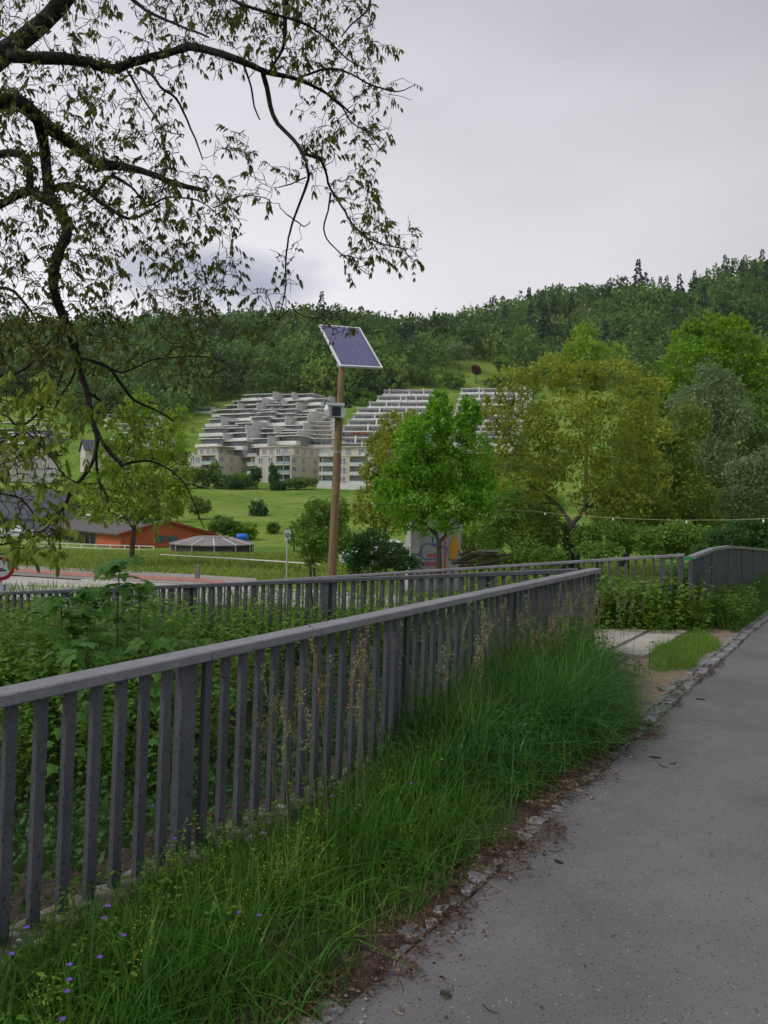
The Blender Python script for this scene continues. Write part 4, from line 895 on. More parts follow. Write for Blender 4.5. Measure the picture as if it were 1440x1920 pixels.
def tree(name, label, base, lobes, n, size, leafm, trunk_r=.15, fork=.35, barkm='bark2', limbs=8, group=None, clump=16, spread=.16, droop=0, up=.25, trunks=1, twigs=0, leanx=0.0):
    base = Vector(base); root = thing(name, label, 'tree' if 'shrub' not in name and 'bush' not in name else 'shrub', base, 0, group)
    Lb = np.array(lobes, float); Lb[:, :3] -= np.array(base)
    cz = Lb[:, 2].max(); lo = (Lb[:, 2]-Lb[:, 5]).min(); hf = max(.15*cz, lo*fork + .35*lo if lo > 0 else .2*cz); cen = Lb[:, :3].mean(0)
    mb = MB(); forks = []
    for t in range(trunks):
        off = Vector((random.uniform(-.3, .3), random.uniform(-.3, .3), 0))*(trunks > 1)
        f = Vector((cen[0]*.35+leanx, cen[1]*.35, hf if lo <= 0 else lo*.92)) + off*2
        tr = wiggle(off+Vector((0, 0, -.4)), f, 5, .03); rr_ = [trunk_r*(1.35 if k == 0 else 1.08-.06*k) for k in range(6)]
        mb.tube(tr, rr_, 9, False); forks.append((f, trunk_r*.78))
    link('trunk', mb.mesh('trunk', M[barkm], True), root)
    mb = MB(); nod = [(f, r) for f, r in forks]
    idx = sorted(range(len(Lb)), key=lambda k: (Vector(Lb[k, :3])-forks[0][0]).length)
    for k in idx:
        tgt = Vector(Lb[k, :3]) + Vector((0, 0, Lb[k, 5]*.3))
        # start from wood that lies below and between, so that forks stack up along the limbs
        j = min(range(len(nod)), key=lambda i: (nod[i][0]-tgt).length + .55*(nod[i][0]-forks[0][0]).length*.5 + (2.5 if nod[i][0].z > tgt.z else 0) - nod[i][1]*4)
        f, r = nod[j]; ln_ = wiggle(f - Vector((0, 0, .02)), tgt, 7, .16, .04); r1 = r*.80; rad = [max(.012, r1*(1-q*.115)) for q in range(8)]; mb.tube(ln_, rad, 6, False)
        nod += [(ln_[q], rad[q]) for q in (2, 4, 6)]
        for j in range(3+twigs):
            q_ = random.randint(3, 7); q = ln_[q_]; e = Vector(Lb[k, :3]) + Vector([float(x) for x in rdir(1)[0]*Lb[k, 3:6]*.85]); mb.tube(wiggle(q, e, 5, .18), [max(.008, rad[q_]*.5)*(1-w_/7) for w_ in range(6)], 4, False)
    if mb.v: link('branches', mb.mesh('branches', M[barkm], True), root)
    V, F = crown_leaves([tuple(x) for x in Lb], n, size, clump, spread, up, droop)
    tag(link('crown', npmesh('crown', V, F, M[leafm]), root), kind='stuff')
    return root
def lob(lst, d, depth_r=1.0, jit=.6):
    """lobes from photo positions (px,py,rx,ry) at distance d"""
    out = []; s = d/1440
    for (x, y, rx, ry) in lst:
        c = W(x, y, d + random.uniform(-1, 1)*jit*s*60); out.append((c.x, c.y, c.z, rx*s, (rx+ry)/2*s*depth_r, ry*s))
    return out
def gz(p): return Vector((p.x, p.y, float(hz(p.x, p.y))))

# bright green street tree in the middle
d = 31
tree('lime_tree', 'bright green dense young tree with upright crown in front of the graffiti pier', gz(W(824, 1075, d)),
     lob([(822, 765, 18, 34), (880, 770, 15, 28), (822, 785, 26, 38), (800, 815, 34, 40), (880, 785, 24, 34), (862, 820, 30, 40), (765, 825, 28, 42), (785, 880, 45, 42), (840, 880, 45, 50), (895, 860, 30, 46), (905, 920, 30, 36), (745, 900, 32, 36), (730, 940, 30, 26), (790, 935, 46, 38), (850, 940, 50, 38), (900, 955, 26, 24), (765, 975, 32, 22), (810, 985, 30, 20), (860, 980, 32, 20), (720, 915, 18, 20)], d, 1.0),
     30000, .12, 'limetree', trunk_r=.125, limbs=14, clump=22, spread=.13)
# young tree at left
d = 46
tree('lime_tree', 'young light green tree with straight trunk standing before the orange stable', gz(W(246, 1052, d)),
     lob([(265, 765, 26, 30), (232, 800, 30, 36), (290, 800, 36, 36), (215, 850, 36, 42), (260, 850, 45, 45), (315, 830, 34, 36), (335, 790, 20, 26), (330, 880, 30, 40), (200, 900, 38, 38), (250, 920, 50, 40), (305, 930, 45, 36), (165, 930, 30, 28), (340, 935, 22, 26), (220, 960, 46, 24), (285, 965, 40, 18), (170, 965, 26, 16)], d, 1.0),
     15000, .18, 'farlime', trunk_r=.165, limbs=12, clump=16, spread=.15)
# big yellow green tree, ivy on its trunk
d = 42
yb = gz(W(1070, 1045, d))
yt = tree('walnut_tree', 'large spreading yellow green tree with ivy covered trunk right of the bright green tree', yb,
     lob([(1030, 700, 46, 30), (965, 725, 45, 36), (1085, 715, 50, 34), (1150, 705, 45, 34), (1205, 740, 42, 40), (930, 775, 30, 36), (985, 790, 52, 42), (1060, 790, 60, 50), (1140, 790, 58, 50), (1215, 815, 45, 48), (945, 850, 38, 34), (1010, 870, 55, 40), (1090, 870, 62, 46), (1165, 880, 55, 46), (1225, 890, 36, 40), (960, 905, 36, 20), (1120, 940, 55, 30), (1180, 945, 45, 30), (1010, 925, 36, 18)], d, 1.2),
     19000, .19, 'olive', trunk_r=.24, limbs=18, clump=18, spread=.145, twigs=2)
n = 1500; t = rng.uniform(0, 1, n); a = rng.uniform(0, 2*math.pi, n); r = .30 + .14*rng.random(n) - .08*t
P = np.stack([r*np.cos(a), r*np.sin(a), t*3.4-.3], 1); O = np.stack([np.cos(a), np.sin(a), np.full(n, -.4)], 1)
V, F = leaves(P, O, rdir(n, .3)+O, rng.uniform(.12, .22, n), rng.uniform(.1, .18, n)); tag(link('ivy', npmesh('ivy', V, F, M['ivy']), yt), kind='stuff')
d = 50
tree('walnut_tree', 'olive green tree joined to the right side of the large yellow green tree', gz(W(1155, 1030, d)),
     lob([(1200, 830, 50, 40), (1255, 860, 45, 50), (1290, 800, 36, 40), (1230, 930, 50, 40), (1160, 960, 50, 30), (1290, 930, 50, 45), (1250, 980, 50, 30), (1320, 985, 45, 30)], d), 14000, .21, 'oliveg', trunk_r=.2, limbs=9, barkm='bark')
tree('tree', 'dark thin trunked tree in the shade right of the ivy covered trunk', gz(W(1176, 1030, 47)),
     lob([(1190, 900, 36, 30), (1150, 930, 36, 26), (1220, 960, 40, 30)], 47), 3500, .2, 'oliveg', trunk_r=.12, limbs=5, barkm='bark')
d = 85
tree('maple_tree', 'tall vivid green tree rising at the right edge above the silver willow', gz(W(1350, 1000, d)),
     lob([(1290, 640, 34, 34), (1330, 620, 36, 30), (1375, 625, 34, 30), (1280, 680, 36, 36), (1330, 670, 44, 36), (1390, 670, 40, 36), (1425, 700, 36, 40), (1270, 720, 24, 26), (1350, 730, 50, 36), (1420, 760, 40, 40)], d),
     13000, .34, 'brightleaf', trunk_r=.4, limbs=8, clump=18, spread=.14)
d = 60
tree('willow_tree', 'silvery grey green willow right of the yellow tree', gz(W(1335, 1000, d)),
     lob([(1330, 715, 26, 34), (1355, 740, 34, 40), (1300, 760, 40, 34), (1330, 790, 46, 40), (1375, 790, 32, 36), (1290, 800, 32, 30), (1340, 850, 40, 36)], d),
     11000, .22, 'silver', trunk_r=.22, limbs=9, clump=14, spread=.2, droop=.2)
tree('willow_tree', 'lower grey green willow bush at the right edge under the dark trees', gz(W(1420, 1000, 52)),
     lob([(1400, 890, 36, 32), (1430, 930, 40, 40), (1380, 950, 40, 36), (1440, 870, 26, 30)], 52), 7000, .2, 'silver', trunk_r=.15, limbs=6, clump=14)
d = 70
tree('tree', 'dark green broad tree filling the right edge below the vivid green tree', gz(W(1440, 1010, d)),
     lob([(1390, 820, 50, 50), (1440, 800, 50, 60), (1340, 870, 45, 45), (1400, 900, 60, 50), (1450, 900, 60, 60), (1300, 900, 45, 50), (1350, 960, 60, 40), (1430, 980, 60, 40), (1260, 870, 40, 40), (1280, 960, 50, 40)], d),
     16000, .32, 'darkleaf', trunk_r=.35, limbs=9)
d = 100
tree('tree', 'mid green tree top showing between the yellow tree and the vivid green tree', gz(W(1220, 1000, d)),
     lob([(1180, 720, 40, 40), (1240, 720, 36, 46), (1215, 770, 50, 50), (1255, 800, 45, 50), (1160, 690, 30, 26), (1200, 850, 60, 50)], d), 9000, .42, 'shrub', trunk_r=.35, limbs=6)
d = 165
tree('tree', 'light green tree on the slope behind the top of the yellow tree', gz(W(1100, 740, d)),
     lob([(1095, 632, 24, 22), (1080, 655, 20, 20), (1110, 665, 28, 26), (1150, 660, 14, 14), (1095, 695, 34, 26), (1060, 690, 24, 26)], d), 4500, .6, 'farlime', trunk_r=.4, limbs=5)
# behind the bright tree
d = 52
tree('tree', 'olive yellow tree half hidden behind the left side of the bright green tree', gz(W(722, 1050, d)),
     lob([(735, 800, 22, 26), (715, 840, 28, 34), (745, 850, 40, 40), (700, 885, 22, 24), (730, 910, 40, 34), (690, 950, 28, 34), (730, 970, 40, 30), (670, 960, 20, 20), (770, 800, 24, 30)], d), 10000, .2, 'olive', trunk_r=.16, limbs=8)
d = 24
tree('small_tree', 'small multi stemmed green tree directly left of the wooden pole', gz(W(600, 1085, d)),
     lob([(600, 960, 28, 22), (625, 985, 24, 30), (580, 990, 26, 26), (570, 1015, 20, 18), (615, 1020, 30, 26), (640, 960, 14, 24), (585, 1040, 24, 16), (645, 1010, 12, 24)], d), 8000, .085, 'shrub', trunk_r=.045, limbs=9, trunks=3, clump=10, spread=.2)
d = 26
tree('shrub', 'dark green rounded shrub right of the foot of the wooden pole', gz(W(690, 1085, d)),
     lob([(665, 1030, 30, 28), (700, 1020, 30, 26), (735, 1040, 30, 22), (760, 1056, 30, 14), (690, 1060, 40, 20)], d), 9000, .085, 'shrubdark', trunk_r=.04, limbs=5, trunks=3)
# bushes along the stream at right of the pier
def bush(label, px, py, d, lobes, n, size, m_, **k): return tree('bush', label, gz(W(px, py, d)), lob(lobes, d), n, size, m_, trunk_r=.05, limbs=5, trunks=3, **k)
bush('fresh green bush between the bright green tree and the ivy covered trunk', 985, 1060, 46, [(930, 960, 30, 30), (975, 950, 34, 34), (1015, 975, 30, 34), (950, 1000, 36, 30), (1000, 1015, 40, 30), (1040, 1000, 26, 30), (905, 1005, 26, 26)], 12000, .15, 'shrub')
bush('bright yellow green bush behind the fresh green bush at centre right', 960, 1040, 60, [(920, 930, 30, 26), (960, 920, 30, 26), (1000, 930, 30, 30), (1030, 950, 30, 26), (985, 965, 50, 30)], 9000, .19, 'farlime')
bush('low green bush right of the ivy covered trunk behind the railing', 1130, 1050, 40, [(1100, 1010, 26, 24), (1140, 1000, 36, 26), (1190, 1010, 40, 24), (1120, 1035, 40, 16)], 8000, .13, 'shrub')
bush('leafy green bush below the right string of bulbs', 1260, 1050, 36, [(1230, 1010, 36, 20), (1280, 1005, 40, 24), (1320, 1015, 34, 20), (1250, 1032, 60, 14)], 9000, .12, 'shrub')
bush('dark green bush behind the bridge parapet at the right edge', 1400, 1050, 34, [(1360, 1015, 36, 22), (1400, 1005, 40, 30), (1445, 1010, 36, 30), (1340, 1035, 40, 14)], 9000, .12, 'shrubdark')
bush('dark low bush behind the log pile', 900, 1075, 38, [(880, 1050, 30, 12), (930, 1048, 30, 14), (980, 1046, 34, 14), (1030, 1045, 34, 16)], 6000, .12, 'shrub')
bush('olive bush in the meadow between the pier and the log pile', 905, 1040, 70, [(880, 1015, 26, 18), (920, 1010, 24, 22)], 3500, .22, 'oliveg')
# meadow fruit trees and bushes
def small(label, px, py, d, w_, h_, m_, n=2200, size=None, nm='small_tree', tr=.12):
    if nm == 'bush':
        l = [(px+random.uniform(-.34, .34)*w_, py-h_*random.uniform(.15, .62), w_*random.uniform(.22, .36), h_*random.uniform(.2, .32)) for _ in range(7)]
    else: l = [(px+random.uniform(-.3, .3)*w_, py-h_*random.uniform(.5, .8), w_*random.uniform(.25, .4), h_*random.uniform(.2, .28)) for _ in range(5)] + [(px, py-h_*.62, w_*.4, h_*.33)]
    return tree(nm, label, gz(W(px, py, d)), lob(l, d, 1, .3), n, size or d*.0034, m_, trunk_r=tr, limbs=5)
small('round dark fruit tree on the meadow left of the wooden pole', 483, 988, 150, 36, 46, 'shrubdark')
small('pale sparse fruit tree on the meadow above the orange stable', 372, 978, 140, 40, 46, 'oliveg', 1300)
small('small fruit tree on the meadow at the right of the young left tree', 333, 978, 135, 24, 36, 'oliveg', 900)
small('thin young fruit tree low on the meadow above the blue tank', 512, 1006, 120, 24, 26, 'oliveg', 800)
small('small bushy tree beside the meadow near the thin grey sign post', 552, 1018, 90, 26, 34, 'shrub', 1200, nm='bush')
small('round green bush behind the horse walker roof', 418, 1008, 110, 52, 42, 'shrub', 3500, nm='bush')
small('light green bush right of the round bush behind the horse walker', 458, 1006, 112, 44, 36, 'farlime', 2500, nm='bush')
small('dark green bush behind the ridge of the orange stable', 268, 988, 105, 40, 26, 'shrubdark', 2200, nm='bush')
for i, (x, y, d, w_, h_, m_, lb) in enumerate([
    (425, 918, 236, 60, 34, 'shrubdark', 'dark rounded bush below the left apartment block'),
    (372, 912, 238, 40, 40, 'shrub', 'white flowering bush at the left end of the apartment row'),
    (478, 912, 240, 16, 42, 'shrubdark', 'slim dark cypress between the left and middle apartment blocks'),
    (512, 910, 240, 16, 46, 'shrubdark', 'slim dark cypress before the middle apartment block'),
    (404, 906, 244, 14, 44, 'shrub', 'slim green cypress before the left apartment block'),
    (518, 925, 236, 26, 26, 'shrubdark', 'low dark bush beside the lamp mast'),
    (560, 912, 240, 60, 20, 'shrub', 'low hedge at the right corner of the middle apartment block'),
    (455, 915, 238, 40, 30, 'shrub', 'green bush between the apartment blocks and the meadow'),
    (345, 915, 236, 44, 44, 'shrub', 'mid green bush right of the young tree crown')]):
    small(lb, x, y, d, w_, h_, m_, 1600, nm='bush', tr=.1)
rw = thing('retaining_wall', 'low grey wall along the meadow below the apartment blocks', 'wall', W(520, 925, 236))
MB().beam(W(456, 925, 238), W(600, 927, 236), .4, 1.5).build('wall', M['oldconc'], rw)
for (x, y, d, w_, h_, m_, lb) in [(905, 905, 190, 70, 50, 'oliveg', 'broad olive bush below the right white terraces, left one'), (965, 900, 195, 80, 56, 'shrub', 'broad green bush below the right white terraces, middle one'), (1030, 900, 190, 80, 60, 'oliveg', 'broad olive bush below the right white terraces, right one'), (860, 930, 150, 60, 40, 'shrub', 'green bush on the meadow behind the bright green tree'),
    (610, 1035, 60, 50, 30, 'shrub', 'low bush on the meadow behind the multi stemmed tree')]:
    small(lb, x, y, d, w_, h_, m_, 3000, size=d*.003, nm='bush')
# upper slope: single trees above the terraces
for (x, y, d, w_, h_, m_, lb) in [
    (862, 694, 470, 50, 52, 'silver', 'pale round tree at the edge of the high meadow'),
    (938, 706, 440, 22, 34, 'forestobj', 'small green tree standing on the high meadow left of the yellow tree'),
    (893, 700, 442, 12, 16, 'redleaf', 'small dark red bush on the high meadow'),
    (762, 722, 430, 50, 44, 'shrub', 'light green tree above the white terraces, left one'),
    (798, 722, 432, 40, 36, 'shrub', 'light green tree above the white terraces, middle one'),
    (840, 724, 428, 56, 34, 'shrub', 'broad green tree above the white terraces, right one'),
    (945, 725, 425, 60, 24, 'shrubdark', 'dark low trees above the right white terraces'),
    (722, 716, 432, 40, 30, 'shrub', 'green bush above the top left corner of the white terraces'),
    (754, 740, 412, 14, 12, 'redleaf', 'dark red shrub on the top white terrace'),
    (400, 770, 410, 46, 40, 'shrub', 'rounded green tree at the upper left of the grey terraces'),
    (350, 790, 400, 60, 40, 'oliveg', 'olive green tree left of the grey terraces'),
    (440, 762, 425, 50, 32, 'shrubdark', 'dark green tree above the left end of the grey terraces'),
    (660, 728, 425, 60, 44, 'shrubdark', 'dark tree above the white terraces directly right of the pole'),
    (650, 768, 398, 44, 34, 'shrubdark', 'dark bush in the gap between the two terrace complexes, lowest one'),
    (674, 756, 404, 40, 34, 'shrub', 'green bush on the slope left of the white terraces, middle one'),
    (700, 742, 410, 44, 34, 'shrubdark', 'dark bush on the slope left of the top white terrace'),
    (628, 752, 402, 46, 34, 'shrub', 'green bush behind the upper right end of the grey terraces'),
    (735, 726, 424, 44, 28, 'shrubdark', 'dark bush directly above the top white terrace'),
    (355, 765, 400, 50, 40, 'shrubdark', 'dark tree left of the small pale flat roofed house'),
    (668, 772, 396, 44, 30, 'shrub', 'green bush tucked against the left end of the white terraces'),
    (640, 778, 392, 40, 26, 'shrubdark', 'dark bush at the foot of the slope between the terrace complexes'),
    (690, 758, 404, 40, 26, 'shrub', 'green bush stepping up along the white terraces'),
    (400, 792, 380, 44, 34, 'shrubdark', 'dark tree against the left flank of the grey terraces'),
    (365, 815, 360, 50, 36, 'shrub', 'green tree at the foot of the left flank of the grey terraces'),
    (345, 840, 330, 60, 40, 'oliveg', 'olive green tree behind the left apartment block'),
    (380, 800, 385, 40, 30, 'shrub', 'green bush at the left end of the grey terraces'),
    (690, 722, 428, 40, 30, 'shrub', 'green tree below the solar panel above the white terraces'),
    (640, 762, 400, 40, 36, 'shrub', 'green bush between the grey and the white terraces'),
    (300, 800, 390, 60, 50, 'shrubdark', 'dark green trees behind the young left tree'),
    (160, 800, 380, 80, 50, 'shrubdark', 'dark green trees above the left white houses')]:
    small(lb, x, y, d, w_, h_, m_, 1500, size=d*.0028, tr=.3, nm='bush' if (w_ > h_*1.05 or m_ == 'redleaf') else 'small_tree')

# ------------------------------------------------------------------ the wooded hill
def forest_tree(kind, seed):
    r_ = np.random.default_rng(seed); global rng; old = rng; rng = r_
    if kind == 'd':
        l = [(0, 0, .55, .40, .40, .40)]*2 + [(r_.uniform(-.30, .30), r_.uniform(-.30, .30), r_.uniform(.30, .84), r_.uniform(.16, .26), r_.uniform(.16, .26), r_.uniform(.12, .2)) for _ in range(9)]
        V, F = crown_leaves(l, 420, .078, 5, .12, .5, face=2.2)
    else:
        n = 170; t = r_.uniform(0, 1, n)**.8; a = r_.uniform(0, 2*math.pi, n); rad = (1-t)*.20*(0.75+.35*np.sign(np.sin(t*42)))+.01
        P = np.stack([rad*np.cos(a)*.5, rad*np.sin(a)*.5, .1+t*.9], 1); D = np.stack([np.cos(a), np.sin(a), np.full(n, -.45)], 1)
        V, F = leaves(P, D, rdir(n, 1.5), rad*1.1+.03, np.full(n, .055))
    rng = old; return V, F
TD = [forest_tree('d', 100+k) for k in range(6)]; TC = [forest_tree('c', 200+k) for k in range(3)]
cand = []
y = 330.0
while y < 735:
    stp = (14.0 if y > 425 else 9.6) + max(0, y-430)*.009
    x = -.62*y
    while x < .64*y:
        X_ = x + random.uniform(-.4, .4)*stp; Y_ = y + random.uniform(-.4, .4)*stp; u = X_/Y_*1440+720
        lower = np.interp(u, [-200, 60, 100, 110, 190, 210, 300, 312, 365, 372, 420, 560, 640, 700, 745, 800, 870, 935, 960, 1040, 1100, 1500], [395, 395, 395, 345, 335, 335, 335, 335, 350, 398, 402, 402, 402, 405, 418, 452, 500, 498, 452, 440, 430, 430])
        if Y_ > lower: cand.append((X_, Y_, u))
        x += stp
    y += stp*.86
random.shuffle(cand)
cand.sort(key=lambda c: c[1])
inds = []; Vd = []; Fd = []; Td = []; Vc = []; Fc = []; nvd = nvc = 0
dm = [npmesh('forest_tree', V, F, M['forestobj']) for V, F in TD]; cm = [npmesh('spruce', V, F, M['conifer']) for V, F in TC]
cnt = 0; ncon = 0
for (x, y, u) in cand:
    z = float(hz(x, y)); ridge = y > 640
    con = y > 470 and random.random() < ((.16 if mnoise.noise((x*.02, y*.012, 7)) < .0 else .6) if ridge else (.04 if mnoise.noise((x*.012, y*.012, 7)) < .2 else .35))
    h = random.uniform(18, 31) * (1.12 if con else 1.0) * (1.0 + .35*mnoise.noise((x*.02, y*.02, 3))) * (.80 if y < 420 else 1); wd = h*random.uniform(.76, 1.05); a = random.uniform(0, 6.28)
    if cnt < 290 and not con and abs(u-720) < 760:
        o = bpy.data.objects.new('forest_tree', None); C.objects.link(o); o.empty_display_size = .1; tag(link('crown', random.choice(dm), o), kind='stuff'); o.location = (x, y, z-h*.12); o.scale = (wd, wd, h); o.rotation_euler = (0, 0, a); cnt += 1
        tag(o, 'green broadleaf tree at the lower edge of the hillside forest', 'tree', 'trees along the lower edge of the hillside forest'); continue
    if con and ridge and ncon < 200 and y > 670 and random.random() < .8:
        o = bpy.data.objects.new('spruce', None); C.objects.link(o); tag(link('crown', random.choice(cm), o), kind='stuff'); h *= random.uniform(.95, 1.25); o.location = (x, y, z-h*.05); o.scale = (h*.9, h*.9, h); o.rotation_euler = (0, 0, a); ncon += 1
        tag(o, 'dark spruce with pointed top on the crest of the wooded hill', 'tree', 'spruces on the crest of the hill'); continue
    Vt, Ft = (TC if con else TD)[random.randrange(3 if con else 6)]
    c_, s_ = math.cos(a), math.sin(a); q = Vt*np.array([wd, wd, h]); q = np.stack([q[:, 0]*c_-q[:, 1]*s_+x, q[:, 0]*s_+q[:, 1]*c_+y, q[:, 2]+z-h*.1], 1)
    if con: Vc.append(q); Fc.append(Ft+nvc); nvc += len(q)
    else: Vd.append(q); Fd.append(Ft+nvd); nvd += len(q); Td.append(np.full(len(q), min(1, max(0, random.gauss(.45 + .35*mnoise.noise((x*.01, y*.01, 1)), .26)))))
tag(link('forest', npmesh('forest', np.concatenate(Vd), np.concatenate(Fd), M['forest'], attrs={'tint': np.concatenate(Td)})), 'dense mixed broadleaf forest covering the hillside behind the houses', 'forest', kind='stuff')
if Vc: tag(link('spruce_stand', npmesh('spruce_stand', np.concatenate(Vc), np.concatenate(Fc), M['conifer'])), 'dark spruces mixed through the hillside forest', 'forest', kind='stuff')
print('near', sum(1 for c in cand if c[1]<400 and 280<c[2]<372), [tuple(round(v) for v in c) for c in cand[:5]]); print('forest', len(cand), cnt, ncon, sum(len(f) for f in Fd))

# ------------------------------------------------------------------ grass and weeds near the camera
def blades(P, H, lean, width, seg=4, tw=None):
    """grass blades as bent strips"""
    n = len(P); a = rng.uniform(0, 2*math.pi, n); D = np.stack([np.cos(a), np.sin(a), np.zeros(n)], 1); X_ = np.stack([-np.sin(a+rng.uniform(-.6, .6, n)), np.cos(a), np.zeros(n)], 1)
    ts = np.linspace(0, 1, seg+1); rows = []
    for t in ts:
        c = P + D*(lean*H*t**2)[:, None]; c[:, 2] += H*(t - .38*np.clip(lean, 0, 1.4)*t**2.4)
        wv = width*(1-.92*t**1.6)
        rows.append(c - X_*wv[:, None]/2); rows.append(c + X_*wv[:, None]/2)
    V = np.stack(rows, 1).reshape(-1, 3); b = (np.arange(n)*(2*(seg+1))).reshape(-1, 1)
    F = np.concatenate([b + np.array([[2*k, 2*k+1, 2*k+3, 2*k+2]]) for k in range(seg)], 0)
    return V, F
dv = np.array([SL*CS, CS, 0]); nv = np.array([-CS, SL*CS, 0]); o0 = np.array([IC, 0, 0])
def FPn(p, s, z=0): return o0 + np.outer(s, dv) + np.outer(p, nv) + np.stack([np.zeros(len(s)), np.zeros(len(s)), np.zeros(len(s))+z], 1)
def clump_sample(n, pfun, s0, s1, k=7, rad=.05):
    m = n//k; s = rng.uniform(s0, s1, m); p = pfun(s, m); cp = np.repeat(p, k)+rng.normal(size=m*k)*rad; cs = np.repeat(s, k)+rng.normal(size=m*k)*rad
    return cp, cs, np.repeat(rng.random(m), k)
# right edge of the grass wanders over the kerb
def edge(s): return -1.16 + .06*np.sin(s*1.3) + .05*np.sin(s*3.1+1) + .03*np.sin(s*7.7) + np.clip(s-8.3, 0, 2.0)*.52
def hgt(s, p):   # tall by the middle of the railing, short at the kerb and in the near left corner
    base = np.interp(s, [1.0, 3.0, 4.5, 5.6, 6.5, 7.5, 8.8, 9.8, 10.6], [.25, .25, .27, .32, .46, .56, .58, .45, .28])
    base = base*np.where(s < 6.2, 1-.48*np.clip((p+.55)/.45, 0, 1), 1)
    e_ = np.clip((p - edge(s))/.45, 0, 1); return base*(.36+.64*e_)
for n_, sa, sb in ((33000, .6, 5.2), (27000, 5.2, 10.7)):
    p, s, cr = clump_sample(n_, lambda s, m: edge(s)+(.02-edge(s))*rng.random(m)**.9, sa, sb, 8, .045)
    keep = (p > edge(s)-.05) & ~((np.abs(s-5.05) < .34) & (p > -.42) & (rng.random(len(p)) < .93)) & ~((rng.random(len(p)) < .6) & (p > -.32) & (s < 6.3))
    p, s, cr = p[keep], s[keep], cr[keep]
    P = FPn(p, s, .0); H = hgt(s, p)*rng.uniform(.35, 1.3, len(p))*(.5+.85*cr); lean = rng.gamma(2.0, .26, len(p))*(.6+.9*((cr*7.3) % 1))
    V, F = blades(P, H, lean, rng.uniform(.003, .0065, len(p))*np.where(cr > .78, 1.7, 1.0)*(1 if sa < 0 else 1.15))
    tag(link('tall_grass', npmesh('tall_grass', V, F, M['grass'])), 'tall unmown grass on the verge between the railing and the asphalt path, ' + ('nearer the camera' if sa < 0 else 'farther half'), 'grass', kind='stuff')
# broader darker blades in the thick clump by the far end
p, s, cr = clump_sample(9000, lambda s, m: edge(s)+.1+(-.1-edge(s))*rng.random(m), 6.0, 10.4, 9, .05)
P = FPn(p, s, .0); H = hgt(s, p)*rng.uniform(.5, 1.25, len(p))*(.55+.8*cr); V, F = blades(P, H, rng.gamma(2.6, .36, len(p)), rng.uniform(.006, .014, len(p)), 5)
tag(link('coarse_grass', npmesh('coarse_grass', V, F, M['grassdeep'])), 'coarse dark green grass clump beside the far end of the foreground railing', 'grass', kind='stuff')
# dry blades and straw
p, s, cr = clump_sample(1100, lambda s, m: edge(s)+(.1-edge(s))*rng.random(m), -.5, 10, 2, .05)
V, F = blades(FPn(p, s), hgt(s, p)*rng.uniform(.3, 1.0, len(p)), rng.gamma(2.4, .5, len(p)), rng.uniform(.003, .006, len(p)))
tag(link('dry_grass', npmesh('dry_grass', V, F, M['dryblade'])), 'scattered dry straw coloured blades among the green verge grass', 'grass', kind='stuff')
# little grass island on the sandy verge
m = 5200; a = rng.uniform(0, 6.28, m); r = np.sqrt(rng.random(m)); s = 11.55+1.35*r*np.cos(a)+rng.normal(size=m)*.08; p = -.84+.25*r*np.sin(a)+rng.normal(size=m)*.03 + .05*np.sin(s*4)
k_ = p > -1.14
V, F = blades(FPn(p[k_], s[k_]), rng.uniform(.08, .24, m)[k_], rng.gamma(2, .2, m)[k_], rng.uniform(.004, .008, m)[k_], 3)
tag(link('short_grass', npmesh('short_grass', V, F, M['weed'])), 'small bright green grass island on the sandy verge beside the slabs', 'grass', kind='stuff')
# tall grass beyond, before the bridge parapet
m = 12000; s = rng.uniform(13.7, 25, m); p = rng.uniform(-1.12, -.56, m)
V, F = blades(FPn(p, s), rng.uniform(.25, .62, m)*np.clip((p+1.25)/.5, .35, 1), rng.gamma(2.2, .24, m), rng.uniform(.007, .014, m), 4); V[:, 2] -= np.repeat(np.maximum(0, s-14)*.02, 10)
tag(link('tall_grass', npmesh('tall_grass', V, F, M['grass'])), 'tall grass growing along the foot of the bridge parapet at right', 'grass', kind='stuff')

# flowering grass stems in front of the railing: each a thing
def stem_head(loc, h, lean, hang, kind, label, group):
    o = thing('grass_stalk', label, 'grass stalk', loc, hang, group)
    pts = [Vector((lean*h*t*t, 0, h*t)) for t in (0, .25, .5, .75, 1)]
    link('stem', MB().tube(pts, [.0022, .002, .0018, .0014, .0009], 4).mesh('stem', M['seed']), o)
    n = 120 if kind != 'brome' else 90; t = rng.uniform(.68, 1.02, n); c = np.stack([lean*h*t*t, np.zeros(n), h*t], 1)
    side = np.floor((t-.68)/.075); ang_ = side*2.2; rad = (.045 if kind == 'dactylis' else .014)*(1.1-(t-.6)*1.6).clip(.15)*rng.random(n)
    c[:, 0] += np.cos(ang_)*rad; c[:, 1] += np.sin(ang_)*rad; c += rng.normal(size=(n, 3))*.004
    V, F = leaves(c, rdir(n, .8), rdir(n), rng.uniform(.011, .022, n), rng.uniform(.006, .010, n))
    tag(link('seed_head', npmesh('seed_head', V, F, M['seedbrown' if kind == 'brome' else 'seed']), o), kind='stuff'); return o
protos = []
for k in range(78):
    s = random.choice([random.uniform(6.6, 10.4), random.uniform(7.6, 10.6), random.uniform(4.8, 7)]); p = random.uniform(-.55, -.08) if s > 6 else random.uniform(-.3, -.06)
    kd = 'brome' if random.random() < .10 else 'dactylis'
    q = FP(p, s, 0)
    lb = 'brown nodding grass stalk with seed head in front of the railing' if kd == 'brome' else 'pale green grass stalk with knotty seed head in front of the railing'
    stem_head(q, random.uniform(.72, 1.06) if s > 6.4 else random.uniform(.6, 1.0), random.uniform(.02, .25), random.uniform(0, 6.28), kd, lb, 'brown grass stalks' if kd == 'brome' else 'pale grass stalks')
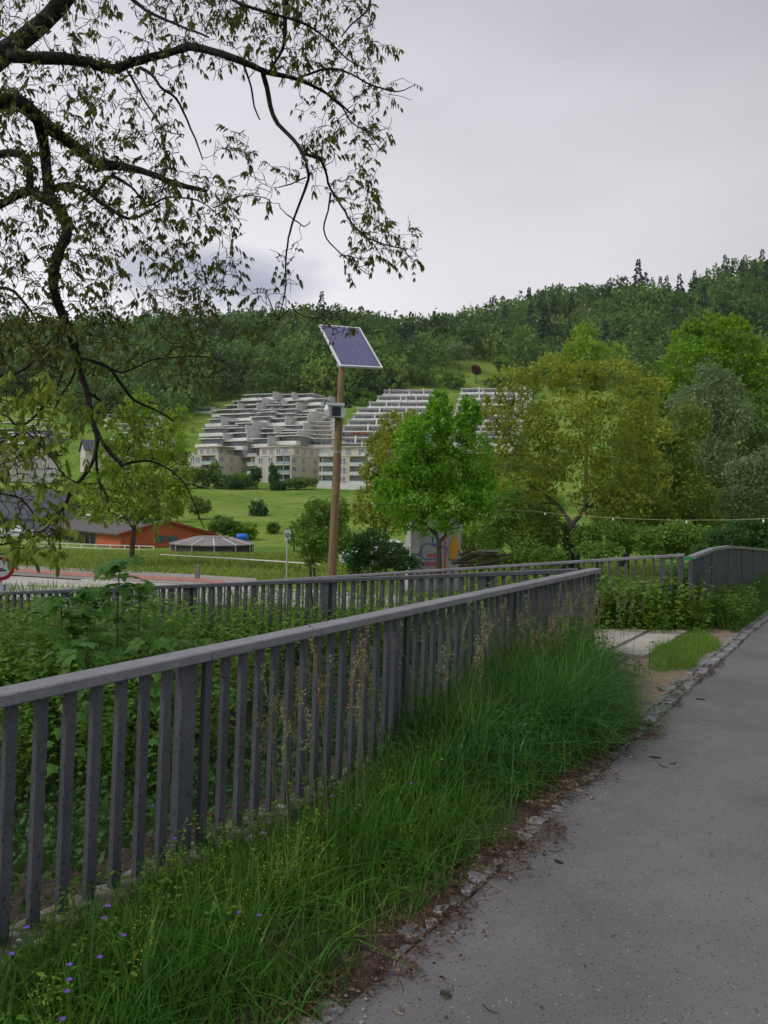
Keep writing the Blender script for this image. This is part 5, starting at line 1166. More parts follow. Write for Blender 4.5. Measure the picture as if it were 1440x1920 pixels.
for (x, y, d, h) in ((640, 1215, 3.75, .95), (672, 1180, 3.9, .95), (622, 1180, 3.6, .98), (600, 1300, 3.6, .8), (545, 1330, 3.4, .8), (690, 1245, 3.9, .85)):
    q = W(x, y, d); stem_head(Vector((q.x, q.y, 0)), q.z, .1, random.uniform(0, 6), 'brome' if x in (640, 672, 622) else 'dactylis', 'brown nodding grass stalk with seed head in front of the railing' if x in (640, 672, 622) else 'pale green grass stalk with knotty seed head in front of the railing', 'brown grass stalks' if x in (640, 672, 622) else 'pale grass stalks')
# violet flowers and yellow bedstraw
def flower(px, py, s_lab, grp):
    # on a plane a little in front of the railing
    for p_ in np.linspace(-.06, -.9, 40):
        pass
    o0_ = CAM.translation; v = W(px, py, 1)-o0_; best = None
    for tt in np.linspace(1.5, 8, 400):
        q = o0_+v*tt; pp = float(pd(q.x, q.y))
        if q.z < .42 and pp > -.95 and q.z > .06 and (best is None): best = q
        if pp > -.04: break
    if best is None: best = G(px, py, .12)
    return best
for (x, y) in ((50, 1740), (22, 1790), (203, 1700), (232, 1755), (130, 1838), (126, 1860), (117, 1912), (187, 1796), (130, 1810), (195, 1722), (448, 1712), (486, 1717), (771, 1470), (622, 1493), (492, 1562), (328, 1573), (286, 1512)):
    q = flower(x, y, '', ''); h = max(.05, q.z)
    o = thing('violet_flower', 'tiny violet flower in the grass at the foot of the railing', 'flower', (q.x, q.y, 0), random.uniform(0, 6), 'tiny violet flowers by the railing')
    link('stem', MB().tube([(0, 0, 0), (.01, 0, h*.5), (0, 0, h)], .0015, 4).mesh('stem', M['grass']), o)
    n = 5; a = np.arange(n)*2*math.pi/n; D = np.stack([np.cos(a), np.sin(a), np.full(n, .35)], 1)
    V, F = leaves(np.tile([0, 0, h], (n, 1)), D, np.tile([0, 0, 1.], (n, 1)), np.full(n, .011), np.full(n, .010)); link('petals', npmesh('petals', V, F, M['petal']), o)
cl = []
for (x, y, sp_) in ((560, 1570, 22), (540, 1600, 18), (600, 1560, 18), (505, 1640, 15), (350, 1560, 14), (430, 1600, 14), (270, 1780, 20), (250, 1750, 16), (445, 1690, 20), (560, 1640, 20), (760, 1560, 14), (590, 1620, 20), (110, 1870, 14), (740, 1650, 20), (460, 1720, 16)):
    q = flower(x, y, '', '')
    for k in range(3): cl.append((q.x+random.gauss(0, .045), q.y+random.gauss(0, .045), q.z+random.gauss(0, .03)))
cl = np.array(cl); n = 16; P = np.repeat(cl, n, 0)+rng.normal(size=(len(cl)*n, 3))*np.array([.009, .009, .026]); V, F = leaves(P, rdir(len(P)), rdir(len(P), 1), np.full(len(P), .005), np.full(len(P), .004))
tag(link('yellow_bedstraw', npmesh('yellow_bedstraw', V, F, M['yellow'])), 'small yellow green flower spikes in the grass near the bare patch', 'flowers', kind='stuff')

# ---- the overgrown gully between the first and second railing
def hv(X_, Y_):
    nn = np.array([mnoise.noise((float(a)*.9, float(b)*.9, 0)) for a, b in zip(X_, Y_)]); n3 = np.array([mnoise.noise((float(a)*2.6, float(b)*2.6, 4)) for a, b in zip(X_, Y_)])
    p = pd(X_, Y_); far = sm((p-1.5)/3)
    return np.maximum(-.18 + .26*nn + .12*n3 + .25*far - .25*sm((X_*-1-1.5)/5), hz(X_, Y_)+.16+.10*nn+.06*n3)
def scatter_area(n, x0, x1, y0, y1, cond):
    X_ = rng.uniform(x0, x1, n); Y_ = rng.uniform(y0, y1, n); k = cond(X_, Y_); return X_[k], Y_[k]
# second fence line as y = f(x)
def y2(x): return A2.y + (B2.y-A2.y)*(x-A2.x)/(B2.x-A2.x)
def y3(x): return A3.y + (B3.y-A3.y)*(x-A3.x)/(B3.x-A3.x)
X_, Y_ = scatter_area(105000, -7.5, 2.3, 1.6, 12.0, lambda x, y: (pd(x, y) > .10) & (y < y2(x)-.05) & (np.abs(x) < y*.62+.4))
H = hv(X_, Y_); n = len(X_); P = np.stack([X_, Y_, H - rng.exponential(.10, n)], 1)
sz = rng.uniform(.028, .065, n)*np.interp(Y_, [2, 5, 11], [.75, .95, 1.3]); V, F = leaves(P, rdir(n, .1), rdir(n, 1.3), sz, sz*.75)
tag(link('bramble_cover', npmesh('bramble_cover', V, F, M['bramble'])), 'dense dark bramble and ivy cover in the gully behind the foreground railing', 'undergrowth', kind='stuff')
# under layer so the soil does not show
gx = np.linspace(-8, 2.4, 60); gy = np.linspace(1.4, 12.2, 60); GX, GY = np.meshgrid(gx, gy, indexing='ij'); HH = hv(GX.ravel(), GY.ravel()).reshape(GX.shape)-.2
ok = (pd(GX, GY) > .12) & (GY < y2(GX)+.1)
V = np.stack([GX, GY, HH], -1).reshape(-1, 3); F = [(a*60+b, (a+1)*60+b, (a+1)*60+b+1, a*60+b+1) for a in range(59) for b in range(59) if ok[a, b] and ok[a+1, b] and ok[a, b+1] and ok[a+1, b+1]]
tag(link('gully_bank', npmesh('gully_bank', V, F, M['soil'], True)), kind='structure')
# leafy shoots standing up between and behind the balusters
def shoots(name, label, base_pts, hr, leafn, size, material, spread=.09, kind='stuff'):
    Vs = []; Fs = []; nv_ = 0; mbs = MB()
    P = []; D = []; S_ = []
    for (x, y, z) in base_pts:
        h = random.uniform(*hr); lx, ly = random.gauss(0, .12)*h, random.gauss(0, .12)*h
        pts = [Vector((x+lx*t*t, y+ly*t*t, z+h*t)) for t in (0, .35, .7, 1)]; mbs.tube(pts, [.004, .0035, .003, .0015], 3, False)
        for k in range(leafn):
            t = random.uniform(.25, 1.03); a = random.uniform(0, 6.28); P.append((x+lx*t*t, y+ly*t*t, z+h*t)); D.append((math.cos(a), math.sin(a), random.uniform(-.2, .5))); S_.append(random.uniform(.7, 1.3)*size)
    P = np.array(P); D = np.array(D); S_ = np.array(S_); P = P + D*rng.uniform(0, spread*.35, (len(P), 1))
    V, F = leaves(P, D, rdir(len(P), 2.0), S_, S_*.52, six=True, bend=.2)
    o = tag(link(name, npmesh(name, V, F, M[material])), label, 'undergrowth', kind=kind)
    me = mbs.mesh('stems', M[material]); s_ = tag(link('stems', me, o), kind='stuff'); return o
pts = []
for k in range(1500):
    x = random.uniform(-7.5, 2.1); y = y2(x) - abs(random.gauss(0, .30)) - .05
    f = (x-A2.x)/(B2.x-A2.x); zb_ = (zB2 - slope2*L2) + slope2*L2*f - 1.05
    pts.append((x, y, zb_+random.uniform(-.2, .05)))
shoots('leafy_shoots', 'bright leafy shoots climbing along the second railing', pts, (.25, .92), 20, .052, 'weed')
pts = []
for k in range(800):
    x = random.uniform(-5.5, 4.0); t = random.random(); y = y2(x)+.2 + t*(max(.2, y3(x)-y2(x)-.3)) if x < 2.2 else y3(x)-random.uniform(.1, 1.0)
    f = (x-A2.x)/(B2.x-A2.x); zb_ = (zB2 - slope2*L2) + slope2*L2*min(1, f) - 1.15
    pts.append((x, y, zb_-.1*t))
shoots('ramp_weeds', 'light green weeds crowding the ramp between the second and third railing', pts, (.35, .85), 16, .055, 'weed')
# between first railing end and slab: green mass below the third railing
pts = []
while len(pts) < 1150:
    x = random.uniform(2.2, 4.7); y = y3(x) + random.uniform(-1.5, .5); p_ = float(pd(x, y)); s_ = (y + p_*0)/CS
    if p_ < .95 and s_ < 12.75 - max(0, p_)*.2: continue
    if p_ < -.75: continue
    pts.append((x, y, -.12))
shoots('weed_thicket', 'green nettle thicket under the third railing behind the concrete slabs', pts, (.35, .92), 22, .07, 'weed')
pts = [(x, y3(x)-random.uniform(.0, 1.4)*(1 if x < 3 else .6), -.3) for x in [random.uniform(1.4, 3.4) for k in range(420)]]
shoots('weed_thicket', 'green weeds filling the corner where the three railings meet', pts, (.35, .85), 20, .06, 'shrub')
pts = [(random.uniform(-4.2, -1.2), random.uniform(5.0, 8.6), -.25) for k in range(620)]
shoots('leafy_shoots', 'leafy young growth filling the gully around the maple saplings', pts, (.30, .85), 20, .062, 'weed')
pts = [tuple(FP(random.uniform(-1.08, .5), random.uniform(13.9, 16.2), -.05)) for k in range(700)]
shoots('weed_thicket', 'dark green weeds around the foot of the bridge parapet post', pts, (.22, .62), 18, .055, 'shrub')
for (x, y, d) in ((1272, 1180, 11.6),):
    pts = [(W(x, y, d).x+random.gauss(0, .12), W(x, y, d).y+random.gauss(0, .12), -.05) for k in range(90)]
    shoots('tall_weeds', 'tall yellow green weeds rising above the third railing near its end', pts, (.7, 1.12), 26, .06, 'maple')
pts = [tuple(FP(random.uniform(-.6, .1), random.uniform(8.6, 9.7), 0)) for k in range(110)]
shoots('verge_weeds', 'leafy green weeds among the tall grass at the end of the foreground railing', pts, (.3, .7), 16, .045, 'weed')
pts = [tuple(FP(random.uniform(-.7, -.05), random.uniform(2.6, 8.8), 0)) for k in range(380)]
shoots('verge_weeds', 'low bedstraw and clover weeds in the verge below the foreground railing', pts, (.10, .30), 18, .024, 'weed')
pts = [tuple(FP(random.uniform(-.95, -.08), random.uniform(6.0, 10.0), 0)) for k in range(90)]
shoots('verge_weeds', 'broad leaved docks and nettles rising through the middle of the verge grass', pts, (.15, .42), 11, .042, 'shrubdark')

pts = []
for k in range(360):
    q = W(random.uniform(-40, 360), 1100, random.uniform(6.8, 9.0)); pts.append((q.x, q.y, -.25))
shoots('leafy_shoots', 'tall leafy bushes hiding the left part of the second railing', pts, (.45, .95), 24, .07, 'weed')
# maple saplings with big lobed leaves behind the foreground railing
lob_pts = [(0, 0), (.18, -.10), (.45, .02), (.30, .18), (.55, .45), (.30, .45), (.20, .55), (.0, 1.0), (-.20, .55), (-.30, .45), (-.55, .45), (-.30, .18), (-.45, .02), (-.18, -.10)]
def maple_leaf_mesh():
    vs = [(x+random.uniform(-.03, .03), y+random.uniform(-.03, .03), -.18*abs(x)+.05*math.sin(y*3)-.12*y*y) for x, y in lob_pts] + [(0, .32, .04)]
    c = len(vs)-1; fs = [(c, i, (i+1) % c) for i in range(c)]
    me = bpy.data.meshes.new('leaf'); me.from_pydata(vs, [], fs); me.materials.append(M['maple']); me.update(); return me
ML = [maple_leaf_mesh() for _ in range(4)]
def sapling(label, px, py_top, py_bot, d, nleaf, spread, lsz):
    b = W(px, py_bot, d); t = W(px+random.uniform(-8, 8), py_top, d); o = thing('maple_sapling', label, 'sapling', b)
    H = (t-b).length; pts = wiggle((0, 0, 0), t-b, 6, .06); link('stem', MB().tube(pts, [.010-.001*k for k in range(7)], 6).mesh('stem', M['bark2']), o)
    for k in range(nleaf):
        f = random.uniform(.12, 1.0)**.8; q = pts[0].lerp(pts[-1], f); a = random.uniform(0, 6.28); out = Vector((math.cos(a), math.sin(a), 0)); r = spread*random.uniform(.25, 1)*(1.15-f*.75)
        e = q + out*r + Vector((0, 0, r*.25)); l = link('leaf', random.choice(ML), o, e); sz = lsz*random.uniform(.6, 1.2)
        l.scale = (sz, sz, sz); l.rotation_euler = (random.uniform(-.95, .0), random.uniform(-.35, .35), a - math.pi/2 + random.uniform(-.5, .5))
        l.matrix_basis = l.matrix_basis if l.matrix_basis else l.matrix_basis
        pet = MB().tube([q, q.lerp(e, .5)+Vector((0, 0, .01)), e], .0018, 3, False); link('petiole', pet.mesh('petiole', M['maple']), o)
sapling('tallest maple sapling poking above the second railing behind the foreground railing', 215, 1050, 1330, 6.6, 60, .36, .15)
sapling('broad leaved maple sapling left of the tallest one, against the second railing', 120, 1120, 1330, 6.0, 46, .36, .16)
sapling('leafy maple sapling just right of the tallest one, crown level with the second railing', 262, 1095, 1330, 6.9, 50, .36, .14)
sapling('bushy maple sapling between the tallest and the broad leaved one', 168, 1100, 1330, 6.3, 50, .34, .15)
sapling('maple sapling low down at the right of the sapling group', 318, 1165, 1340, 6.0, 34, .30, .12)
sapling('low maple sapling nearer the foreground railing with pale leaves', 275, 1195, 1380, 5.3, 34, .28, .13)
sapling('low spreading maple sapling below the tallest sapling', 165, 1185, 1380, 5.2, 34, .32, .13)
sapling('thin maple sapling seen through the balusters of the foreground railing', 318, 1320, 1540, 4.6, 18, .16, .075)
sapling('small maple sapling behind the left balusters of the foreground railing', 120, 1240, 1480, 4.6, 16, .18, .08)

# ---- meadow grass tufts beyond the ramp (the bank before the stable)
m = 42000; Yt = rng.uniform(34, 80, m); Xt = rng.uniform(-.6, .36, m)*Yt; zt_ = hz(Xt, Yt)
u_ = Xt/Yt*1440+720; yv = 948+(u_-720)*.0175 + (1.75-zt_)*1440/Yt
# keep the road clear: it runs between the pixel rows worked out above, i.e. closer than the bank
lim = np.interp(u_, [-200, 30, 150, 330, 480, 700], [1062, 1067, 1074, 1083, 1092, 1104]); k_ = (yv < lim); Xt, Yt, zt_ = Xt[k_], Yt[k_], zt_[k_]
n = len(Xt); V, F = blades(np.stack([Xt, Yt, zt_-.05], 1), rng.uniform(.18, .5, n), rng.gamma(2, .25, n), rng.uniform(.05, .12, n), 2)
tag(link('meadow_grass', npmesh('meadow_grass', V, F, M['meadowgrass'])), 'long light green meadow grass on the bank beyond the valley road', 'grass', kind='stuff')
m = 24000; Yt = rng.uniform(15, 33, m); Xt = rng.uniform(-.6, .55, m)*Yt; zt_ = hz(Xt, Yt)
V, F = blades(np.stack([Xt, Yt, zt_-.05], 1), rng.uniform(.2, .6, m), rng.gamma(2, .25, m), rng.uniform(.03, .07, m), 2)
tag(link('meadow_grass', npmesh('meadow_grass', V, F, M['shrub'])), 'rank green grass on the near side of the valley behind the ramp', 'grass', kind='stuff')

# ---- litter on the path edge, twigs on the asphalt
m = 15000; s = rng.uniform(1.2, 11.5, m); wob = .05*np.sin(s*2.1)+.04*np.sin(s*5.3)+.03*np.sin(s*11.7); p = -1.27 + wob - np.abs(rng.normal(size=m))*np.interp(s, [1, 6, 8.3, 9, 12], [.085, .075, .05, .02, .012]) + rng.uniform(0, 1, m)*np.interp(s, [8, 9], [.20, .05])
k_ = (s < 8.2) | (rng.random(m) < .22); p, s = p[k_], s[k_]; m = len(s)
P = FPn(p, s, .012+rng.random(m)*.018*1.0); P[:, 2] += np.where(p > -1.26, .02, 0); L_ = rng.gamma(2.2, .008, m).clip(.006, .05)
V, F = leaves(P, rdir(m)*np.array([1, 1, .15]), rdir(m, 3), L_, L_*rng.uniform(.15, .6, m), bend=.3)
tag(link('leaf_litter', npmesh('leaf_litter', V, F, M['litter'])), 'brown leaf litter and bits collected along the kerb', 'litter', kind='stuff')
m = 420; s = rng.uniform(1.5, 14, m); p = -1.35 - rng.gamma(1.3, .8, m); P = FPn(p, s, .006); L_ = rng.uniform(.006, .022, m)
V, F = leaves(P, rdir(m)*np.array([1, 1, .1]), rdir(m, 4), L_, L_*rng.uniform(.2, .6, m)); tag(link('leaf_specks', npmesh('leaf_specks', V, F, M['leafhere'])), 'small dark specks of leaf scattered over the asphalt', 'litter', kind='stuff')
mb = MB()
for k in range(260):
    s = random.uniform(1.4, 11); p = -1.27-abs(random.gauss(0, .07))+.05; q = FP(p, s, .008); r = random.uniform(.004, .011)
    pts = [Vector((random.gauss(0, 1), random.gauss(0, 1), random.gauss(0, 1))).normalized() for _ in range(1)]
    a = [(r, 0, 0), (0, r, 0), (-r, 0, 0), (0, -r, 0), (0, 0, r*.8), (0, 0, -r*.5)]; mb.add([q+Vector(v) for v in a], [(0,1,4),(1,2,4),(2,3,4),(3,0,4),(1,0,5),(2,1,5),(3,2,5),(0,3,5)])
tag(link('pebbles', mb.mesh('pebbles', M['gravel'])), 'pale pebbles strewn along the kerb', 'pebbles', kind='stuff')
for (x0, y0, x1, y1, w_, m_, lb) in ((855, 1712, 798, 1758, .0022, 'twig', 'pale curved dry stalk lying across the kerb at the bottom'),
    (900, 1620, 940, 1670, .0022, 'twig', 'pale forked dry stalk on the litter halfway along the kerb'),
    (1218, 1418, 1240, 1420, .006, 'darktwig', 'short thick dark twig highest up on the asphalt'),
    (1236, 1432, 1254, 1440, .003, 'darktwig', 'small dark twig just below the thick dark twig'),
    (1028, 1595, 1054, 1594, .002, 'darktwig', 'thin straight twig lying level on the asphalt'),
    (1155, 1456, 1186, 1462, .002, 'twig', 'thin light twig beside the litter edge'),
    (905, 1883, 936, 1900, .002, 'darktwig', 'curved thin twig near the bottom of the picture'),
    (1041, 1612, 1056, 1618, .007, 'darktwig', 'dark leaf scrap in the middle of the left asphalt'),
    (1305, 1310, 1322, 1311, .006, 'darktwig', 'dark short twig far up the path'),
    (742, 1893, 756, 1902, .003, 'twig', 'whitish bent twig at the lower left of the asphalt'),
    (1255, 1432, 1268, 1428, .003, 'darktwig', 'forked twig scrap right of the small dark twig')):
    a, b = G(x0, y0, .006), G(x1, y1, .006); mid = a.lerp(b, .5)+Vector(((b-a).y, -(b-a).x, 0))*.16
    o = MB().tube([a, a.lerp(mid, .6), mid, mid.lerp(b, .5), b], [w_, w_, w_*1.1, w_*.9, w_*.6], 5).build('fallen_twig', M[m_]); tag(o, lb, 'twig'); recentre(o)
m = 60; c = G(836, 1862, .008); P = np.array(c)+rng.normal(size=(m, 3))*np.array([.012, .014, .003]); V, F = leaves(P, rdir(m), rdir(m, 2), np.full(m, .012), np.full(m, .006))
o = tag(link('moss_tuft', npmesh('moss_tuft', V, F, M['leafhere'])), 'dark crumbled moss tuft on the asphalt near the bottom', 'moss'); recentre(o)

# ------------------------------------------------------------------ the overhanging walnut tree at upper left
DT = 6.4
BR = [
 ([(-150,330,60),(-80,170,36),(0,105,22),(60,60,19),(110,12,17.5),(170,-60,16),(240,-140,14)], 6.2),
 ([(20,104,13),(60,108,13),(120,110,12),(170,118,10.5),(210,130,10.5),(235,122,9.5),(280,108,8.5),(320,98,7.5),(355,88,8),(400,96,8),(440,110,7),(470,122,6.5),(500,135,5.5),(560,150,4),(620,180,2.6),(660,215,2)], 6.1),
 ([(493,132,5.5),(500,165,5.5),(511,215,5),(528,240,4.6),(550,262,4.2),(568,288,3.6),(575,310,3),(578,335,3),(565,372,2.6),(548,420,2.3),(538,460,2),(536,500,1.9),(535,545,1.6),(528,575,1.3),(520,600,1.2)], 6.0),
 ([(570,288,3.6),(598,297,3.6),(610,320,3.2),(620,355,3),(640,385,2.6),(660,420,2.3),(690,445,1.9),(720,458,1.6),(765,468,1.1)], 5.9),
 ([(620,362,2.2),(615,395,1.8),(607,430,1.6),(618,455,1.5),(645,480,1.5),(670,500,1.3),(690,515,1)], 5.9),
 ([(-150,330,50),(-60,200,20),(0,190,17),(40,196,17),(70,220,16),(100,245,14),(140,275,12),(180,305,11),(230,312,9),(280,325,7),(330,345,6),(388,358,4)], 6.6),
 ([(72,225,14),(82,270,12),(88,330,11),(95,370,12),(118,405,12),(125,440,10),(108,480,10),(100,530,10),(112,580,9),(130,620,9),(142,660,8),(152,700,7),(165,740,6),(174,790,6),(187,820,5),(207,850,4.5),(230,873,4)], 6.5),
 ([(174,790,5),(182,827,4.4),(173,867,4.2),(157,893,4),(133,920,3.8),(120,950,3.4),(82,993,2.6),(50,1012,1.8)], 6.3),
 ([(147,670,3.6),(200,687,3.6),(227,720,3.2),(253,750,3),(300,773,2.4),(326,790,1.8)], 6.3),
 ([(205,690,2.6),(230,698,2.2),(262,685,2),(300,672,1.8),(380,668,1.5),(420,678,1.2)], 6.2),
 ([(228,872,3),(270,864,2.4),(310,875,2),(345,905,1.8),(362,940,1.6),(383,992,1.1)], 6.4),
 ([(185,822,3.2),(180,860,2.8),(187,905,2.8),(200,930,2.6),(205,960,2)], 6.2),
 ([(-60,300,10),(0,288,8.5),(40,290,8),(55,320,7.5),(60,360,7.5),(100,382,8)], 6.9),
 ([(-60,420,10),(0,385,8),(30,368,7.5),(60,360,7),(90,374,6.5),(115,402,6)], 7.0),
 ([(95,354,6.5),(130,347,6),(157,354,5),(177,370,5),(200,388,4.4),(240,410,3.6),(272,400,2.6),(300,382,2)], 6.5),
 ([(178,370,3.6),(194,345,4.2),(208,331,4),(232,340,3.4),(252,357,2.6),(278,386,2.2),(312,370,2),(370,376,1.7),(402,396,1.2)], 6.4),
 ([(262,127,4),(285,140,3.4),(300,163,3),(330,185,2.6),(350,225,2.2),(372,275,1.7),(380,300,1.2)], 6.1),
 ([(240,134,3),(262,172,2.3),(280,202,2),(310,245,1.5),(345,252,1)], 6.0),
 ([(458,124,2.6),(470,160,2.2),(477,200,1.9),(486,224,1.5)], 6.0),
 ([(545,-60,6),(535,10,5),(534,60,4.4),(530,92,3.4),(505,134,2.8)], 6.1),
 ([(400,-60,5),(430,-5,3.6),(490,20,3),(560,40,2.4),(610,70,2),(650,110,1.5),(690,130,1.2)], 5.8),
 ([(690,-60,4),(695,-10,3),(688,20,2.4),(660,45,1.8),(640,70,1.4)], 5.8),
 ([(560,145,2.6),(620,128,2.4),(660,140,2),(700,160,1.8),(745,172,1.3),(775,160,1)], 5.8),
 ([(600,165,2.4),(640,200,2),(660,230,1.8),(690,250,1.4),(715,285,1)], 5.9),
 ([(200,-60,8),(240,-10,5),(275,20,3.4),(330,45,2.6),(390,70,2)], 6.0),
 ([(-60,560,8),(0,540,4),(40,560,3),(90,640,2.4),(110,700,2)], 6.0),
 ([(-80,700,8),(0,705,3),(50,690,2.4),(95,640,2)], 5.6),
 ([(-80,820,7),(0,775,3.2),(40,800,2.6),(100,740,2.4),(120,690,1.6)], 5.4),
 ([(-80,850,7),(0,830,3),(50,812,2.6),(90,850,2.2),(120,890,1.6),(145,905,1.2)], 5.4),
 ([(-80,900,7),(0,925,2.6),(40,935,2.2),(70,975,1.8),(110,1000,1.2)], 5.2),
 ([(-60,1040,5),(0,1022,2),(35,1018,1.4)], 5.2),
 ([(165,735,3.2),(188,752,3.4),(200,772,2.4)], 6.2),
 ([(120,600,4),(145,640,3),(140,700,2.4),(110,750,2),(95,790,1.6)], 6.0),
 ([(520,600,1.6),(545,580,1.5),(570,594,1.4),(603,596,1.2)], 5.9),
 ([(603,596,1.2),(625,618,1.1),(622,628,1.1),(634,624,1)], 5.9),
 ([(520,600,1.3),(505,562,1.2),(498,548,1)], 5.9),
 ([(400,390,1.6),(440,372,1.3),(470,366,1.2),(500,372,1)], 6.2),
 ([(575,332,1.6),(545,345,1.4),(522,352,1)], 6.0),
 ([(552,412,1.5),(530,395,1.2),(522,380,1)], 6.0),
 ([(552,412,1.4),(570,425,1.2),(582,415,.8)], 6.0),
]
trunkb = Vector((-6.3, 7.2, -1.2))
wt_ = thing('walnut_tree', 'big dark walnut tree reaching in from the left with curved limbs and drooping leaves', 'tree', trunkb)
nodes = []
tj = W(-150, 330, 6.6)
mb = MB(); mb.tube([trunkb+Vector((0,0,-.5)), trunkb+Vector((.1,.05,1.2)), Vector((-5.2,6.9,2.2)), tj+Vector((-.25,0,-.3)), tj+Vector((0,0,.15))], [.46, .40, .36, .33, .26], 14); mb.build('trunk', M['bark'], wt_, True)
def smooth_path(pts, sub=3):
    out = []
    for i in range(len(pts)-1):
        p0 = pts[max(i-1, 0)]; p1 = pts[i]; p2 = pts[i+1]; p3 = pts[min(i+2, len(pts)-1)]
        for k in range(sub):
            t = k/sub; out.append(tuple(.5*((2*b)+(-a+c)*t+(2*a-5*b+4*c-e)*t*t+(-a+3*b-3*c+e)*t**3) for a, b, c, e in zip(p0, p1, p2, p3)))
    out.append(pts[-1]); return out
for bi, (pts, d) in enumerate(BR):
    q = smooth_path([(x, y, r) for x, y, r in pts], 3); ph = random.uniform(0, 9); V3 = []; RR = []
    for k, (x, y, r) in enumerate(q):
        dd = d + .22*math.sin(k*.22+ph); kn = 1+.12*mnoise.noise((x*.05, y*.05, bi)); V3.append(W(x+random.gauss(0, .5), y+random.gauss(0, .5), dd)); RR.append(max(.003, r*.88*d/1440*kn))
    if pts[0][0] <= -50 and pts[0][0] > -149:      # joined to the trunk outside the picture
        tp = min((Vector((-5.2, 6.9, 2.2)), tj+Vector((-.25, 0, -.3)), tj, Vector((-5.7, 7.0, 1.6))), key=lambda v: (v-V3[0]).length); pre = wiggle(tp, V3[0], 4, .08)[:-1]; V3 = pre + V3; RR = [RR[0]*(1.5-.1*k) for k in range(len(pre))] + RR
    elif pts[0][1] <= -60 and pts[0][0] > 150:     # hang from the limb that rises above the picture
        pre = wiggle(W(238, -136, 6.2), V3[0], 4, .10)[:-1]; V3 = pre + V3; RR = [RR[0]*(1.4-.08*k) for k in range(len(pre))] + RR
    big = pts[0][2] > 6.9 or pts[1][2] > 6.9
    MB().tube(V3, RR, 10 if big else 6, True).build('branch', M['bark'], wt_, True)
    for k, v in enumerate(V3):
        if k > (4 if big else 1): nodes.append((v.x, v.y, v.z, RR[k]))
nodes = np.array(nodes)
# buds of growth: each reaches from the nearest wood and ends in a leaf spray
reg = [((-20,-30,330,105),150),((330,-30,560,130),190),((520,-30,705,150),150),((560,60,740,260),70),((640,150,770,200),14),((650,230,722,300),24),((-20,110,230,300),190),((150,230,330,420),170),((330,400,450,560),110),((250,400,340,600),100),((300,300,440,420),70),((-20,300,230,620),470),
       ((230,120,340,260),36),((395,232,460,282),14),((640,320,715,395),34),((600,330,650,380),8),((650,400,785,495),60),((640,470,700,520),12),((500,310,545,350),8),((560,290,590,350),6),((455,280,490,325),12),((520,462,565,505),9),((480,530,545,605),12),((560,240,625,300),34),((600,570,650,600),8),
       ((610,600,660,645),8),((450,600,530,655),12),((-20,600,130,760),190),((-20,760,120,1050),200),((120,600,260,800),70),((260,600,420,720),70),((120,800,330,980),75),((480,370,505,380),4),((430,350,500,385),10),((350,560,410,610),26)]
att = []
for (x0, y0, x1, y1), n in reg:
    for _ in range(int(n*(.92 if y1 < 650 else .9))):
        x = random.uniform(x0, x1); y = random.uniform(y0, y1)
        dd = (5.3 if y > 600 and x < 130 else 6.1) + random.gauss(0, .30); v = W(x, y, dd); att.append((v.x, v.y, v.z))
att = np.array(att)
order = np.argsort([np.min(np.sum((nodes[:, :3]-a)**2, 1)) for a in att])
NP = np.empty((len(nodes)+len(att)*8, 4)); NP[:len(nodes)] = nodes; nn_ = len(nodes); tw = MB(); lp = []
for i in order:
    a = att[i]; d2 = np.sum((NP[:nn_, :3]-a)**2, 1) ; j = int(np.argmin(d2 + (NP[:nn_, 3] < .0022)*.02)); dist = math.sqrt(d2[j])
    if dist < .03: dist = .03
    b = Vector(NP[j, :3]); e = Vector(a); nseg = max(3, min(8, int(dist/.045)+1)); r0 = min(max(.0034, NP[j, 3]*.62), .0052 + dist*.004)
    path = wiggle(b, e, nseg, .42, random.uniform(-.02, .10))
    tw.tube(path, [r0*(1-.55*k/nseg) for k in range(nseg+1)], 3, False)
    for k in range(1, nseg+1): NP[nn_] = (*path[k], r0*(1-.55*k/nseg)); nn_ += 1
    dirv = (path[-1]-path[-2]).normalized(); lp.append((path[-1], dirv))
    if nseg > 3 and random.random() < .6: lp.append((path[nseg//2+1], (dirv+Vector((random.gauss(0, .8), random.gauss(0, .8), random.gauss(0, .8)))).normalized()))
    # short bare spurs
    if random.random() < .6:
        q = path[random.randint(1, nseg)]; sp2 = q+Vector((random.gauss(0, .05), random.gauss(0, .05), random.gauss(0, .05))); tw.tube([q, q.lerp(sp2, .5)+Vector((.006, 0, .006)), sp2], [.003, .0026, .002], 3, False)
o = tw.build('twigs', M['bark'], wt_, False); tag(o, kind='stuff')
P = []; D = []; Ls = []; Nn = []
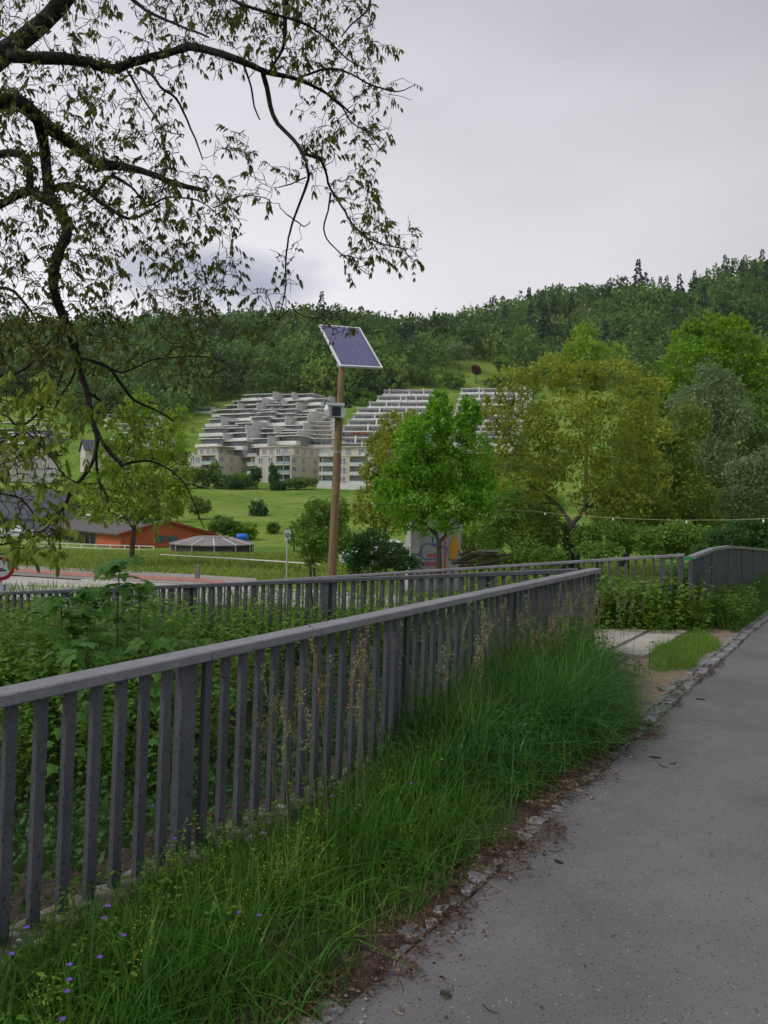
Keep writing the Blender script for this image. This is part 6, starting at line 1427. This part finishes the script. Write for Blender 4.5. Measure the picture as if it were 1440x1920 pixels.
for (q, dv_) in lp:
    for c in range(random.choice((0, 1, 1, 1))):
        a = (dv_*.7 + Vector((random.gauss(0, .6), random.gauss(0, .6), random.gauss(-.1, .45)))).normalized(); Lr = random.uniform(.05, .10); nl = random.randint(2, 3)
        side = a.cross(Vector((random.gauss(0, .3), random.gauss(0, .3), 1))).normalized(); sz = random.uniform(.036, .062)*random.choice((.8, 1, 1.1))
        for k in range(nl):
            t = (k+1)/nl; base = q + a*Lr*t + Vector((0, 0, -.25*Lr*t*t))
            for sg_ in (-1, 1):
                d_ = (a*.5 + side*sg_*.6 + Vector((0, 0, -.75))).normalized(); P.append(base); D.append(d_); Ls.append(sz*(.7+.5*t)); Nn.append(side*sg_*.3+Vector((random.gauss(0, .4), random.gauss(0, .4), 1)))
        P.append(q+a*Lr+Vector((0, 0, -.25*Lr))); D.append((a+Vector((0, 0, -.7))).normalized()); Ls.append(sz*1.3); Nn.append(Vector((random.gauss(0, .4), random.gauss(0, .4), 1)))
P = np.array(P); D = np.array(D); Ls = np.array(Ls); Nn = np.array(Nn)
near = P[:, 2] < 2.6; Ls = np.where(near, Ls*1.25, Ls)
for msk, mm_ in ((~near, 'walnut'), (near, 'walnutyoung_lit')):
    V, F = leaves((P - np.array(trunkb))[msk], D[msk], Nn[msk], Ls[msk], Ls[msk]*.36, six=True, bend=.22)
    tag(link('leaves', npmesh('leaves', V, F, M[mm_]), wt_), kind='stuff')
print('leaflets', len(P), 'twig faces', len(tw.f))
# moss and ivy on the big limbs
big = nodes[nodes[:, 3] > .03]; n = 2600; k = rng.integers(0, len(big), n); d_ = rdir(n, .5); P = big[k, :3] + d_*(big[k, 3][:, None]*.95) + rng.normal(size=(n, 3))*.01
V, F = leaves(P - np.array(trunkb), d_+rdir(n)*.5, rdir(n), rng.uniform(.012, .04, n), rng.uniform(.012, .03, n)); tag(link('moss', npmesh('moss', V, F, M['ivy']), wt_), kind='stuff')
print('objects', len(S.objects))

# ------------------------------------------------------------------ thin summer haze
hm = bpy.data.materials.new('haze_air'); hm.use_nodes = True; ht = hm.node_tree; ht.nodes.clear()
pv = N(ht, 'ShaderNodeVolumePrincipled'); pv.inputs['Color'].default_value = (.80, .86, .95, 1); pv.inputs['Density'].default_value = .00006; pv.inputs['Anisotropy'].default_value = .2
mo = N(ht, 'ShaderNodeOutputMaterial'); L(ht, pv.outputs[0], mo.inputs['Volume'])
hb_ = MB().box(-3600, 3600, -3600, 3600, -260, 420); ho = link('haze', hb_.mesh('haze', hm)); tag(ho, 'thin bluish haze in the valley air', 'haze', kind='stuff')
